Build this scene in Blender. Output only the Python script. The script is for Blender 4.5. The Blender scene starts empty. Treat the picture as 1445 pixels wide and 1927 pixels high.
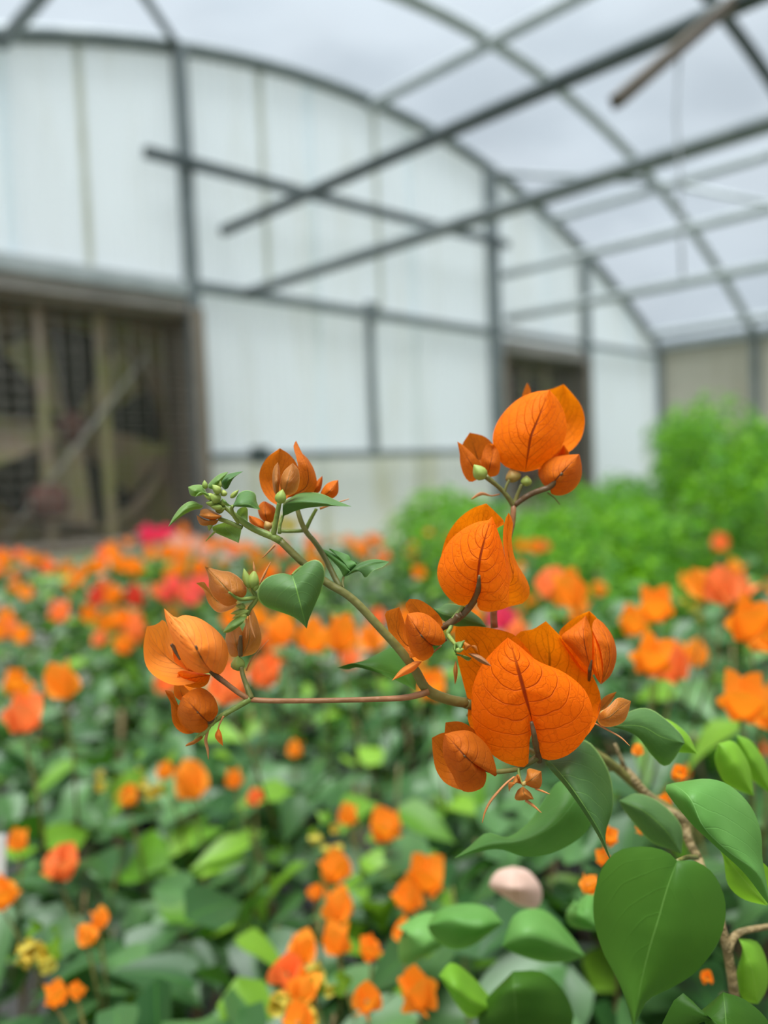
import bpy, bmesh, math, random
from mathutils import Vector, Matrix, noise

S = bpy.context.scene
COL = S.collection
rnd = random.Random(7)

# ------------------------------------------------------------------ camera
FPX = 1448.0                       # focal length in pixels of the 1445 x 1927 frame
PITCH, ROLL, ZC = math.radians(3.3), math.radians(2.3), 1.3
_f = Vector((0, math.cos(PITCH), -math.sin(PITCH)))
_u0 = Vector((0, math.sin(PITCH), math.cos(PITCH)))
_r0 = Vector((1, 0, 0))
CR = _r0 * math.cos(ROLL) - _u0 * math.sin(ROLL)
CU = _r0 * math.sin(ROLL) + _u0 * math.cos(ROLL)
CP = Vector((0, 0, ZC))
cam = bpy.data.cameras.new('camera')
cam.sensor_fit = 'HORIZONTAL'
cam.sensor_width = 36.0
cam.lens = 36.0 * FPX / 1445.0
cam.clip_start = 0.02
cam.clip_end = 200
cam.dof.use_dof = True
cam.dof.focus_distance = 0.28
cam.dof.aperture_fstop = 5.9
co = bpy.data.objects.new('camera', cam)
COL.objects.link(co)
co.matrix_world = Matrix(((CR.x, CU.x, -_f.x, CP.x), (CR.y, CU.y, -_f.y, CP.y), (CR.z, CU.z, -_f.z, CP.z), (0, 0, 0, 1)))
S.camera = co

# ------------------------------------------------------------------ sky, sun, exposure
S.view_settings.view_transform = 'Standard'
S.view_settings.look = 'None'
S.view_settings.gamma = 1.0
S.view_settings.use_curve_mapping = False
S.view_settings.exposure = 0.62
SKY = 1.0
wd = bpy.data.worlds.new('overcast_sky')
S.world = wd
wd.use_nodes = True
nt = wd.node_tree
nt.nodes.clear()
tc = nt.nodes.new('ShaderNodeTexCoord')
sep = nt.nodes.new('ShaderNodeSeparateXYZ')
nt.links.new(tc.outputs['Generated'], sep.inputs[0])
mr = nt.nodes.new('ShaderNodeMapRange')          # overcast sky: (1 + 2 sin e) / 3, the same all around
mr.inputs['From Min'].default_value = 0.0
mr.inputs['From Max'].default_value = 1.0
mr.inputs['To Min'].default_value = 0.30
mr.inputs['To Max'].default_value = 0.50
nt.links.new(sep.outputs['Z'], mr.inputs['Value'])
nz = nt.nodes.new('ShaderNodeTexNoise')
nz.inputs['Scale'].default_value = 2.6
nz.inputs['Detail'].default_value = 3.0
nt.links.new(tc.outputs['Generated'], nz.inputs['Vector'])
rp = nt.nodes.new('ShaderNodeMapRange')
rp.inputs['From Min'].default_value = 0.3
rp.inputs['From Max'].default_value = 0.7
rp.inputs['To Min'].default_value = 0.82
rp.inputs['To Max'].default_value = 1.18
nt.links.new(nz.outputs['Fac'], rp.inputs['Value'])
mm = nt.nodes.new('ShaderNodeMath')
mm.operation = 'MULTIPLY'
nt.links.new(mr.outputs[0], mm.inputs[0])
nt.links.new(rp.outputs[0], mm.inputs[1])
bg = nt.nodes.new('ShaderNodeBackground')
bg.inputs['Color'].default_value = (0.79, 0.905, 1.0, 1)
nt.links.new(mm.outputs[0], bg.inputs['Strength'])
wo = nt.nodes.new('ShaderNodeOutputWorld')
nt.links.new(bg.outputs[0], wo.inputs[0])

sun = bpy.data.lights.new('sun', 'SUN')
sun.energy = 7.0
sun.angle = math.radians(50)
sun.color = (1.0, 0.995, 0.985)
so = bpy.data.objects.new('sun', sun)
COL.objects.link(so)
so.rotation_euler = Vector((0.10, 0.16, -1.0)).to_track_quat('-Z', 'Y').to_euler()


# ------------------------------------------------------------------ helpers
def px(x, y, d):
    """point that the photograph shows at (x, y), d metres in front of the camera"""
    return CP + (_f + CR * ((x - 722.5) / FPX) - CU * ((y - 963.5) / FPX)) * d


def px_on(x, y, z):
    """point that the photograph shows at (x, y) lying on the level z"""
    r = _f + CR * ((x - 722.5) / FPX) - CU * ((y - 963.5) / FPX)
    return CP + r * ((z - ZC) / r.z)


def to_px(p):
    v = Vector(p) - CP
    d = v.dot(_f)
    return 722.5 + FPX * v.dot(CR) / d, 963.5 - FPX * v.dot(CU) / d, d


TH = math.radians(45.2)            # the greenhouse stands at an angle to the view
GW = Vector((math.sin(TH), math.cos(TH), 0))      # along the end wall
GA = Vector((math.cos(TH), -math.sin(TH), 0))     # from the end wall towards the viewer
GO = Vector((-1.06, 4.2, 0))


def gp(s, t, h):
    return GO + GW * s + GA * t + Vector((0, 0, h))


def tag(o, label=None, cat=None, group=None, kind=None):
    if label: o['label'] = label
    if cat: o['category'] = cat
    if group: o['group'] = group
    if kind: o['kind'] = kind
    return o


def empty(name, loc, parent=None):
    """an Empty at world position loc; every object here keeps matrix_basis == its world matrix"""
    o = bpy.data.objects.new(name, None)
    o.empty_display_size = 0.05
    COL.objects.link(o)
    o.location = loc
    if parent is not None:
        o.parent = parent
        o.matrix_parent_inverse = parent.matrix_basis.inverted()
    return o


def link(name, me, parent=None, mw=None):
    o = bpy.data.objects.new(name, me)
    COL.objects.link(o)
    if mw is not None:
        o.matrix_basis = mw
    if parent is not None:
        o.parent = parent
        o.matrix_parent_inverse = parent.matrix_basis.inverted()
    return o


def mesh(name, vs, fs, mat=None, smooth=True, uvs=None):
    me = bpy.data.meshes.new(name)
    me.from_pydata([tuple(v) for v in vs], [], fs)
    if smooth:
        me.polygons.foreach_set('use_smooth', [True] * len(me.polygons))
    if uvs:
        ul = me.uv_layers.new(name='UVMap')
        flat = []
        for l in me.loops:
            flat += uvs[l.vertex_index]
        ul.data.foreach_set('uv', flat)
    if mat: me.materials.append(mat)
    me.update()
    return me


def box_data(c, ax, ay, az):
    """box about centre c with half-axis vectors"""
    vs = [c + ax * i + ay * j + az * k for k in (-1, 1) for j in (-1, 1) for i in (-1, 1)]
    fs = [(0, 2, 3, 1), (4, 5, 7, 6), (0, 1, 5, 4), (2, 6, 7, 3), (0, 4, 6, 2), (1, 3, 7, 5)]
    return vs, fs


def bevel_box(name, c, ax, ay, az, mat, bev=0.004):
    vs, fs = box_data(c, ax, ay, az)
    me = mesh(name, vs, fs, mat, smooth=False)
    bm = bmesh.new()
    bm.from_mesh(me)
    bmesh.ops.bevel(bm, geom=bm.edges[:], offset=bev, segments=1, affect='EDGES')
    bmesh.ops.recalc_face_normals(bm, faces=bm.faces)
    bm.to_mesh(me)
    bm.free()
    return me


def gbox(name, s0, s1, t0, t1, h0, h1, mat, bev=0.004):
    return bevel_box(name, gp((s0 + s1) / 2, (t0 + t1) / 2, (h0 + h1) / 2), GW * ((s1 - s0) / 2), GA * ((t1 - t0) / 2),
                     Vector((0, 0, (h1 - h0) / 2)), mat, bev)


def crom(pts, n, pw=1.0):
    """n+1 points evenly spaced along a Catmull-Rom curve through pts (tuples of any length)"""
    if len(pts) == 2:
        a, b = pts
        return [tuple(a[k] + (b[k] - a[k]) * (i / n) ** pw for k in range(len(a))) for i in range(n + 1)]
    P = [tuple(2 * pts[0][k] - pts[1][k] for k in range(len(pts[0])))] + list(pts) + \
        [tuple(2 * pts[-1][k] - pts[-2][k] for k in range(len(pts[0])))]
    dense = []
    M = 8
    for i in range(1, len(P) - 2):
        p0, p1, p2, p3 = P[i - 1], P[i], P[i + 1], P[i + 2]
        for j in range(M):
            t = j / M
            dense.append(tuple(0.5 * (2 * p1[k] + (p2[k] - p0[k]) * t + (2 * p0[k] - 5 * p1[k] + 4 * p2[k] - p3[k]) * t * t +
                                      (3 * p1[k] - p0[k] - 3 * p2[k] + p3[k]) * t ** 3) for k in range(len(p1))))
    dense.append(tuple(pts[-1]))
    acc = [0.0]
    for i in range(1, len(dense)):
        acc.append(acc[-1] + math.sqrt(sum((dense[i][k] - dense[i - 1][k]) ** 2 for k in range(2))) + 1e-9)
    out = []
    j = 0
    for i in range(n + 1):
        L = acc[-1] * (i / n) ** pw
        while j < len(acc) - 2 and acc[j + 1] < L: j += 1
        t = (L - acc[j]) / (acc[j + 1] - acc[j])
        t = min(1.0, max(0.0, t))
        out.append(tuple(dense[j][k] + (dense[j + 1][k] - dense[j][k]) * t for k in range(len(dense[0]))))
    return out


def lerp_list(l, u):
    if not isinstance(l, (list, tuple)): return l
    if len(l) == 1: return l[0]
    x = u * (len(l) - 1)
    i = min(int(x), len(l) - 2)
    return l[i] + (l[i + 1] - l[i]) * (x - i)


def tube_data(P, R, sides=8, cap=True):
    vs, fs = [], []
    n = len(P)
    up = None
    for i in range(n):
        t = (P[min(i + 1, n - 1)] - P[max(i - 1, 0)]).normalized()
        if up is None:
            up = t.orthogonal().normalized()
        else:
            up = (up - t * up.dot(t)).normalized()
        b = t.cross(up)
        r = R[i] if isinstance(R, (list, tuple)) else R
        for k in range(sides):
            a = 2 * math.pi * k / sides
            vs.append(P[i] + (up * math.cos(a) + b * math.sin(a)) * r)
    for i in range(n - 1):
        for k in range(sides):
            k2 = (k + 1) % sides
            fs.append((i * sides + k, i * sides + k2, (i + 1) * sides + k2, (i + 1) * sides + k))
    if cap:
        fs.append(tuple(range(sides - 1, -1, -1)))
        fs.append(tuple((n - 1) * sides + k for k in range(sides)))
    return vs, fs


# ------------------------------------------------------------------ materials
class NT:
    def __init__(self, name):
        self.m = bpy.data.materials.new(name)
        self.m.use_nodes = True
        self.t = self.m.node_tree
        self.t.nodes.clear()

    def n(self, typ, **kw):
        nd = self.t.nodes.new(typ)
        for k, v in kw.items(): setattr(nd, k, v)
        return nd

    def put(self, sock, v):
        if isinstance(v, bpy.types.NodeSocket):
            self.t.links.new(v, sock)
        elif isinstance(v, (tuple, list)) and len(v) == 3 and sock.type == 'RGBA':
            sock.default_value = (*v, 1)
        else:
            sock.default_value = v

    def math(self, op, a, b=0.0, clamp=False):
        nd = self.n('ShaderNodeMath', operation=op, use_clamp=clamp)
        self.put(nd.inputs[0], a)
        self.put(nd.inputs[1], b)
        return nd.outputs[0]

    def ramp(self, v, a, b, lo=0.0, hi=1.0, smooth=True):
        nd = self.n('ShaderNodeMapRange', interpolation_type='SMOOTHSTEP' if smooth else 'LINEAR')
        for i, x in enumerate((v, a, b, lo, hi)): self.put(nd.inputs[i], x)
        return nd.outputs[0]

    def mix(self, f, a, b, mode='MIX'):
        nd = self.n('ShaderNodeMix', data_type='RGBA', blend_type=mode)
        self.put(nd.inputs[0], f)
        self.put(nd.inputs[6], a)
        self.put(nd.inputs[7], b)
        return nd.outputs[2]

    def noise(self, vec, scale, detail=2.0, rough=0.5):
        nd = self.n('ShaderNodeTexNoise')
        if vec is not None: self.put(nd.inputs['Vector'], vec)
        nd.inputs['Scale'].default_value = scale
        nd.inputs['Detail'].default_value = detail
        nd.inputs['Roughness'].default_value = rough
        return nd.outputs['Fac']

    def principled(self, col, rough=0.5, normal=None, spec=0.5, **kw):
        nd = self.n('ShaderNodeBsdfPrincipled')
        self.put(nd.inputs['Base Color'], col)
        self.put(nd.inputs['Roughness'], rough)
        self.put(nd.inputs['Specular IOR Level'], spec)
        for k, v in kw.items(): self.put(nd.inputs[k], v)
        if normal is not None: self.t.links.new(normal, nd.inputs['Normal'])
        return nd.outputs[0]

    def bump(self, h, strength, dist):
        nd = self.n('ShaderNodeBump')
        nd.inputs['Strength'].default_value = strength
        nd.inputs['Distance'].default_value = dist
        self.put(nd.inputs['Height'], h)
        return nd.outputs[0]

    def trans(self, col):
        nd = self.n('ShaderNodeBsdfTranslucent')
        self.put(nd.inputs['Color'], col)
        return nd.outputs[0]

    def mixsh(self, f, a, b):
        nd = self.n('ShaderNodeMixShader')
        self.put(nd.inputs[0], f)
        self.t.links.new(a, nd.inputs[1])
        self.t.links.new(b, nd.inputs[2])
        return nd.outputs[0]

    def out(self, sh):
        o = self.n('ShaderNodeOutputMaterial')
        self.t.links.new(sh, o.inputs[0])
        return self.m


def mat_blade(name, col, col2, vein, rib, N=7.0, net=0.5, transl=0.35, tcol=None, rough=0.5, spec=0.4, netscale=260.0,
              ribw=0.05, edge=None, bump=0.5, rib_fade=0.85, veinamt=0.75):
    """a thin plant blade: col/col2 mottled base, vein network, midrib along U, light through it"""
    g = NT(name)
    uv = g.n('ShaderNodeUVMap').outputs[0]
    sp = g.n('ShaderNodeSeparateXYZ')
    g.put(sp.inputs[0], uv)
    U, V = sp.outputs[0], sp.outputs[1]
    w = g.math('ABSOLUTE', g.math('MULTIPLY', g.math('SUBTRACT', V, 0.5), 2.0))
    tcn = g.n('ShaderNodeTexCoord').outputs['Object']
    wob = g.math('MULTIPLY', g.math('SUBTRACT', g.noise(tcn, 90.0), 0.5), 0.10)
    ph = g.math('MULTIPLY', g.math('ADD', g.math('SUBTRACT', U, g.math('MULTIPLY', g.math('POWER', w, 1.3), 0.52)), wob), N)
    fr = g.math('ABSOLUTE', g.math('SUBTRACT', g.math('FRACT', ph), 0.5))
    sv = g.math('MULTIPLY', g.ramp(fr, 0.435, 0.495), g.ramp(w, 0.95, 0.2, 0.25, 1.0))
    mid = g.math('MULTIPLY', g.ramp(w, ribw, ribw * 0.3), g.ramp(U, rib_fade, rib_fade - 0.5, 0.25, 1.0))
    vo = g.n('ShaderNodeTexVoronoi', feature='DISTANCE_TO_EDGE')
    nzn = g.n('ShaderNodeTexNoise')
    g.put(nzn.inputs['Vector'], tcn)
    nzn.inputs['Scale'].default_value = 160.0
    nzn.inputs['Detail'].default_value = 3.0
    wv = g.n('ShaderNodeVectorMath', operation='MULTIPLY_ADD')
    g.put(wv.inputs[0], nzn.outputs['Color'])
    wv.inputs[1].default_value = (0.006, 0.006, 0.006)
    g.put(wv.inputs[2], tcn)
    g.put(vo.inputs['Vector'], wv.outputs[0])
    vo.inputs['Scale'].default_value = netscale * 0.85
    vo2 = g.n('ShaderNodeTexVoronoi', feature='DISTANCE_TO_EDGE')
    g.put(vo2.inputs['Vector'], wv.outputs[0])
    vo2.inputs['Scale'].default_value = netscale * 2.3
    nw = g.math('MULTIPLY', g.math('MAXIMUM', g.ramp(vo.outputs['Distance'], 0.06, 0.0), g.ramp(vo2.outputs['Distance'], 0.09, 0.0, 0.0, 0.4)), net)
    info = g.n('ShaderNodeObjectInfo').outputs['Random']
    mott = g.ramp(g.math('ADD', g.noise(tcn, 38.0, 3.0), g.math('MULTIPLY', g.math('SUBTRACT', info, 0.5), 0.35)), 0.3, 0.7)
    base = g.mix(mott, col, col2)
    v1 = g.math('MAXIMUM', g.math('MULTIPLY', sv, veinamt), g.math('MULTIPLY', nw, 0.7), clamp=True)
    c1 = g.mix(v1, base, vein)
    if edge is not None:
        c1 = g.mix(g.ramp(w, 0.955, 0.985), c1, edge)
    c1 = g.mix(mid, c1, rib)
    hgt = g.math('SUBTRACT', 1.0, g.math('MAXIMUM', g.math('MULTIPLY', sv, 0.8), g.math('MAXIMUM', g.math('MULTIPLY', nw, 0.22), mid)))
    bn = g.bump(hgt, bump, 0.0011)
    sh = g.principled(c1, rough, bn, spec)
    tc_ = g.mix(g.math('MULTIPLY', g.math('MAXIMUM', v1, mid), 0.8), tcol or col2, vein)
    return g.out(g.mixsh(transl, sh, g.trans(tc_)))


def mat_simple(name, col, col2, scale=8.0, rough=0.6, bumps=0.0, metallic=0.0, spec=0.4, detail=3.0, transl=0.0, tcol=None, stretch=None):
    g = NT(name)
    tcn = g.n('ShaderNodeTexCoord').outputs['Object']
    if stretch:
        mp = g.n('ShaderNodeMapping')
        g.put(mp.inputs['Vector'], tcn)
        mp.inputs['Scale'].default_value = stretch
        tcn = mp.outputs[0]
    f = g.ramp(g.noise(tcn, scale, detail, 0.6), 0.3, 0.7)
    c = g.mix(f, col, col2)
    nrm = g.bump(f, bumps, 0.01) if bumps else None
    sh = g.principled(c, rough, nrm, spec, Metallic=metallic)
    if transl:
        sh = g.mixsh(transl, sh, g.trans(tcol or col2))
    return g.out(sh)


def mat_blade_far(name, col, col2, tcol, transl=0.3, rough=0.45, spec=0.4):
    """blade seen out of focus: colour varies from piece to piece"""
    g = NT(name)
    info = g.n('ShaderNodeObjectInfo').outputs['Random']
    at = g.n('ShaderNodeAttribute', attribute_name='tone').outputs['Fac']
    f = g.math('FRACT', g.math('ADD', info, at))
    c = g.mix(f, col, col2)
    uv = g.n('ShaderNodeUVMap').outputs[0]
    sp = g.n('ShaderNodeSeparateXYZ')
    g.put(sp.inputs[0], uv)
    w = g.math('ABSOLUTE', g.math('SUBTRACT', sp.outputs[1], 0.5))
    c = g.mix(g.ramp(w, 0.03, 0.0, 0.0, 0.35), c, tcol)
    sh = g.principled(c, rough, None, spec)
    return g.out(g.mixsh(transl, sh, g.trans(tcol)))


M = {}
M['bract'] = mat_blade('orange_bract', (0.90, 0.215, 0.004), (0.93, 0.18, 0.002), (0.50, 0.075, 0.002), (0.11, 0.03, 0.006), transl=0.5,
                       tcol=(1.0, 0.29, 0.003), rough=0.6, spec=0.12, ribw=0.045, bump=0.7, rib_fade=1.0)
M['bract_pale'] = mat_blade('light_orange_bract', (0.86, 0.30, 0.055), (0.88, 0.235, 0.02), (0.80, 0.30, 0.09), (0.22, 0.08, 0.02), net=0.12,
                            transl=0.40, tcol=(1.0, 0.32, 0.02), rough=0.6, spec=0.14, ribw=0.035, bump=0.6, rib_fade=0.7)
M['bract_dusky_shaded'] = mat_blade('dusky_shaded_orange_bract', (0.50, 0.125, 0.008), (0.60, 0.14, 0.005), (0.36, 0.075, 0.010), (0.10, 0.035, 0.012), N=5.5,
                             transl=0.35, tcol=(0.85, 0.22, 0.012), rough=0.6, spec=0.14, ribw=0.05, netscale=380.0)  # dusky orange; shade on the small top bracts is also put into it
M['bract_young'] = mat_blade('young_coppery_bract', (0.42, 0.165, 0.028), (0.50, 0.175, 0.020), (0.62, 0.27, 0.09), (0.16, 0.13, 0.03), N=5.0,
                             transl=0.35, tcol=(0.75, 0.26, 0.03), rough=0.5, spec=0.3, ribw=0.06, netscale=420.0, edge=(0.72, 0.36, 0.14))
M['leaf'] = mat_blade('green_leaf', (0.066, 0.142, 0.042), (0.085, 0.172, 0.052), (0.15, 0.33, 0.06), (0.22, 0.42, 0.08), N=6.0, net=0.12, transl=0.25,
                      tcol=(0.14, 0.36, 0.02), rough=0.5, spec=0.25, ribw=0.022, edge=(0.26, 0.40, 0.12), bump=0.25, rib_fade=1.3, veinamt=0.3)
M['leaf_dark'] = mat_blade('deep_green_leaf', (0.034, 0.098, 0.008), (0.046, 0.122, 0.010), (0.05, 0.14, 0.012), (0.11, 0.23, 0.04), N=6.0, net=0.05,
                           transl=0.25, tcol=(0.10, 0.33, 0.01), rough=0.5, spec=0.22, ribw=0.014, bump=0.15, rib_fade=1.3, veinamt=0.15)
M['leaf_sheen'] = mat_blade('pale_green_leaf', (0.10, 0.25, 0.05), (0.14, 0.31, 0.075), (0.16, 0.36, 0.09), (0.20, 0.42, 0.12), N=6.0, net=0.05, transl=0.3,
                            tcol=(0.18, 0.46, 0.04), rough=0.5, spec=0.28, ribw=0.02, bump=0.2, rib_fade=1.3, veinamt=0.2)
M['leaf_lime'] = mat_blade('lime_green_leaf', (0.17, 0.36, 0.03), (0.22, 0.44, 0.035), (0.28, 0.5, 0.07), (0.30, 0.5, 0.08), N=6.0, net=0.06, transl=0.4,
                           tcol=(0.26, 0.55, 0.02), rough=0.5, spec=0.25, ribw=0.02, bump=0.2, rib_fade=1.3, veinamt=0.25)
M['leaf_tip'] = mat_blade('new_leaf', (0.16, 0.28, 0.065), (0.13, 0.24, 0.06), (0.24, 0.36, 0.10), (0.26, 0.38, 0.10), N=5.0, net=0.1, transl=0.35,
                          tcol=(0.30, 0.44, 0.05), rough=0.5, spec=0.35, ribw=0.05, edge=(0.50, 0.60, 0.24), bump=0.3, rib_fade=1.3)
M['bud'] = mat_simple('green_bud', (0.26, 0.36, 0.07), (0.36, 0.42, 0.09), 120.0, 0.55, transl=0.2)
M['bud_rust'] = mat_simple('rusty_bud', (0.46, 0.25, 0.07), (0.36, 0.30, 0.07), 120.0, 0.55, transl=0.2)
M['stem_green'] = mat_simple('green_stem', (0.14, 0.20, 0.035), (0.20, 0.26, 0.05), 90.0, 0.5, 0.15)
M['stem_olive'] = mat_simple('olive_stem', (0.17, 0.15, 0.035), (0.12, 0.13, 0.03), 60.0, 0.5, 0.15)
M['stem_brown'] = mat_simple('brown_stem', (0.30, 0.13, 0.05), (0.22, 0.10, 0.035), 70.0, 0.5, 0.15)
M['stem_dark'] = mat_simple('dark_stalk', (0.085, 0.045, 0.018), (0.14, 0.085, 0.03), 70.0, 0.5, 0.15)
M['wood_stem'] = mat_simple('woody_stem', (0.24, 0.17, 0.07), (0.13, 0.10, 0.04), 90.0, 0.7, 0.4)
M['needle'] = mat_simple('straw_needle', (0.62, 0.30, 0.12), (0.66, 0.24, 0.06), 90.0, 0.6, transl=0.2)
M['faded'] = mat_blade('faded_pink_bract', (0.62, 0.42, 0.33), (0.70, 0.50, 0.42), (0.5, 0.33, 0.25), (0.45, 0.3, 0.2), net=0.1, transl=0.25, tcol=(0.8, 0.5, 0.4))
# out-of-focus plants
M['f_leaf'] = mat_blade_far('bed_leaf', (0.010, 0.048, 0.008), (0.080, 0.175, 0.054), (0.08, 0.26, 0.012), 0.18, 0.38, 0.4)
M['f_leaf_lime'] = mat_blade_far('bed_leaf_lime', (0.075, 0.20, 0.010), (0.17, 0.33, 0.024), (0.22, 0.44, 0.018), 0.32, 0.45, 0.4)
M['f_bract'] = mat_blade_far('bed_bract_orange', (0.96, 0.27, 0.020), (0.97, 0.36, 0.035), (1.0, 0.33, 0.015), 0.40, 0.6, 0.2)
M['f_coral'] = mat_blade_far('bed_bract_coral', (0.96, 0.27, 0.09), (0.96, 0.22, 0.05), (1.0, 0.26, 0.06), 0.38, 0.6, 0.2)
M['f_pink'] = mat_blade_far('bed_bract_pink', (0.86, 0.05, 0.17), (0.90, 0.10, 0.20), (0.95, 0.07, 0.18), 0.35, 0.6, 0.2)
M['f_rose'] = mat_blade_far('bed_bract_rose', (0.95, 0.17, 0.15), (0.95, 0.22, 0.14), (1.0, 0.2, 0.15), 0.35, 0.6, 0.2)
M['f_red'] = mat_blade_far('bed_bract_red', (0.62, 0.06, 0.04), (0.75, 0.10, 0.05), (0.8, 0.08, 0.04), 0.35, 0.6, 0.2)
M['f_cream'] = mat_blade_far('bed_bract_cream', (0.85, 0.62, 0.50), (0.80, 0.45, 0.30), (0.9, 0.55, 0.4), 0.35, 0.6, 0.2)
M['f_yellow'] = mat_blade_far('bed_bud_yellow', (0.50, 0.46, 0.08), (0.62, 0.42, 0.06), (0.7, 0.55, 0.06), 0.35, 0.6, 0.2)
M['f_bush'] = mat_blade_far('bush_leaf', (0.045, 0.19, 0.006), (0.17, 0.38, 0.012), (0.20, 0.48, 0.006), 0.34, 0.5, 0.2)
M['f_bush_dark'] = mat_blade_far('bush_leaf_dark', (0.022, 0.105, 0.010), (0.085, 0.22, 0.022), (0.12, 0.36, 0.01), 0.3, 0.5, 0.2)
M['pot'] = mat_simple('black_plastic_pot', (0.018, 0.018, 0.018), (0.03, 0.03, 0.03), 20.0, 0.5)
M['soil'] = mat_simple('potting_soil', (0.03, 0.02, 0.012), (0.06, 0.04, 0.025), 60.0, 0.95, 0.6)
M['floor'] = mat_simple('weed_mat_floor', (0.030, 0.030, 0.028), (0.05, 0.05, 0.045), 3.0, 0.9, 0.3)
M['outside'] = mat_simple('outside_ground', (0.17, 0.17, 0.12), (0.24, 0.23, 0.18), 1.0, 0.95, 0.3)
M['steel'] = mat_simple('galvanised_frame', (0.15, 0.18, 0.185), (0.21, 0.24, 0.24), 9.0, 0.5, 0.0, 0.25, 0.5)
M['steel_light'] = mat_simple('pale_galvanised_frame', (0.36, 0.40, 0.40), (0.44, 0.48, 0.48), 9.0, 0.5, 0.0, 0.2, 0.5)
M['steel_dark'] = mat_simple('dark_green_frame', (0.06, 0.08, 0.08), (0.09, 0.11, 0.11), 9.0, 0.45, 0.0, 0.3, 0.5)
M['grey_wood'] = mat_simple('weathered_wood', (0.30, 0.28, 0.25), (0.20, 0.185, 0.165), 6.0, 0.8, 0.2, stretch=(1, 1, 6))
M['brown_wood'] = mat_simple('brown_wood', (0.24, 0.20, 0.155), (0.17, 0.14, 0.105), 6.0, 0.8, 0.2, stretch=(6, 6, 1))
M['strut_wood'] = mat_simple('dark_strut_wood', (0.12, 0.10, 0.075), (0.085, 0.07, 0.05), 6.0, 0.8)
M['blade'] = mat_simple('rusty_olive_blade', (0.30, 0.30, 0.10), (0.36, 0.26, 0.19), 6.0, 0.65, 0.1, 0.2)
M['rust'] = mat_simple('rusty_hub', (0.16, 0.06, 0.04), (0.10, 0.05, 0.035), 12.0, 0.7, 0.2)
M['wire'] = mat_simple('guard_wire', (0.42, 0.41, 0.35), (0.36, 0.35, 0.30), 12.0, 0.5, 0.0, 0.3)
M['shutter'] = mat_simple('fan_shutter', (0.035, 0.038, 0.024), (0.022, 0.025, 0.016), 6.0, 0.7)
M['string'] = mat_simple('string', (0.55, 0.58, 0.6), (0.5, 0.53, 0.55), 40.0, 0.6, transl=0.5)
M['tag'] = mat_simple('white_plastic_tag', (0.8, 0.8, 0.78), (0.75, 0.75, 0.73), 20.0, 0.4)


M['lap'] = mat_simple('pale_lap_strip', (0.66, 0.67, 0.58), (0.74, 0.76, 0.70), 6.0, 0.7, transl=0.4)


def mat_sheet(name, col, stain, stain_amt, clear):
    """translucent corrugated sheet with algae stains running down it"""
    g = NT(name)
    tcn = g.n('ShaderNodeTexCoord').outputs['Object']
    mp = g.n('ShaderNodeMapping')
    g.put(mp.inputs['Vector'], tcn)
    mp.inputs['Scale'].default_value = (2.2, 2.2, 0.35)
    f = g.ramp(g.noise(mp.outputs[0], 2.0, 4.0, 0.6), 0.48, 0.75, 0.0, stain_amt)
    c = g.mix(f, col, stain)
    df = g.n('ShaderNodeBsdfDiffuse')
    g.put(df.inputs[0], c)
    sh = g.mixsh(0.52, df.outputs[0], g.trans(c))
    gl = g.n('ShaderNodeBsdfGlossy')
    gl.inputs['Roughness'].default_value = 0.35
    sh = g.mixsh(0.05, sh, gl.outputs[0])
    tp = g.n('ShaderNodeBsdfTransparent')
    g.put(tp.inputs[0], c)
    return g.out(g.mixsh(clear, sh, tp.outputs[0]))


M['sheet'] = mat_sheet('corrugated_sheet', (0.90, 0.965, 0.995), (0.72, 0.74, 0.66), 0.45, 0.06)
M['sheet_low'] = mat_sheet('corrugated_sheet_stained', (0.84, 0.87, 0.82), (0.68, 0.68, 0.48), 0.9, 0.08)
M['sheet_side'] = mat_sheet('beige_side_sheet', (0.46, 0.45, 0.37), (0.38, 0.36, 0.27), 0.8, 0.04)


def mat_film():
    g = NT('roof_film')
    tcn = g.n('ShaderNodeTexCoord').outputs['Object']
    f = g.ramp(g.noise(tcn, 0.9, 3.0), 0.35, 0.7, 0.86, 0.93)
    tp = g.n('ShaderNodeBsdfTransparent')
    g.put(tp.inputs[0], (0.93, 0.96, 0.99))
    df = g.n('ShaderNodeBsdfDiffuse')
    g.put(df.inputs[0], (0.8, 0.83, 0.86))
    hz = g.mixsh(0.7, df.outputs[0], g.trans((0.82, 0.86, 0.90)))
    return g.out(g.mixsh(f, hz, tp.outputs[0]))


M['film'] = mat_film()

# ------------------------------------------------------------------ the greenhouse shell
SC, HALF, APEX, EAVE = 1.5, 4.15, 3.74, 2.46     # arch centre, half span, heights
TMAX = 7.2                                       # the house goes on behind the viewer


def arch_h(s, dz=0.0):
    return APEX - (APEX - EAVE) * ((s - SC) / HALF) ** 2 + dz


fl = bevel_box('floor', Vector((2, 5, -0.05)), Vector((16, 0, 0)), Vector((0, 16, 0)), Vector((0, 0, 0.05)), M['outside'], 0.01)
ground = tag(link('ground', fl), kind='structure')
floor = tag(link('floor', gbox('floor', SC - HALF, SC + HALF, 0.0, TMAX, 0.0, 0.012, M['floor'])), kind='structure')

# end wall: corrugated sheets, posts and rails are its pieces
wall = tag(empty('wall_back', gp(SC, 0, 0)), kind='structure')
FAN_W0, FAN_W1 = -1.12, 0.09
FAN2_0, FAN2_1 = 2.97, 4.13
FAN_H0, FAN_H1 = 0.95, 2.19


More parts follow.
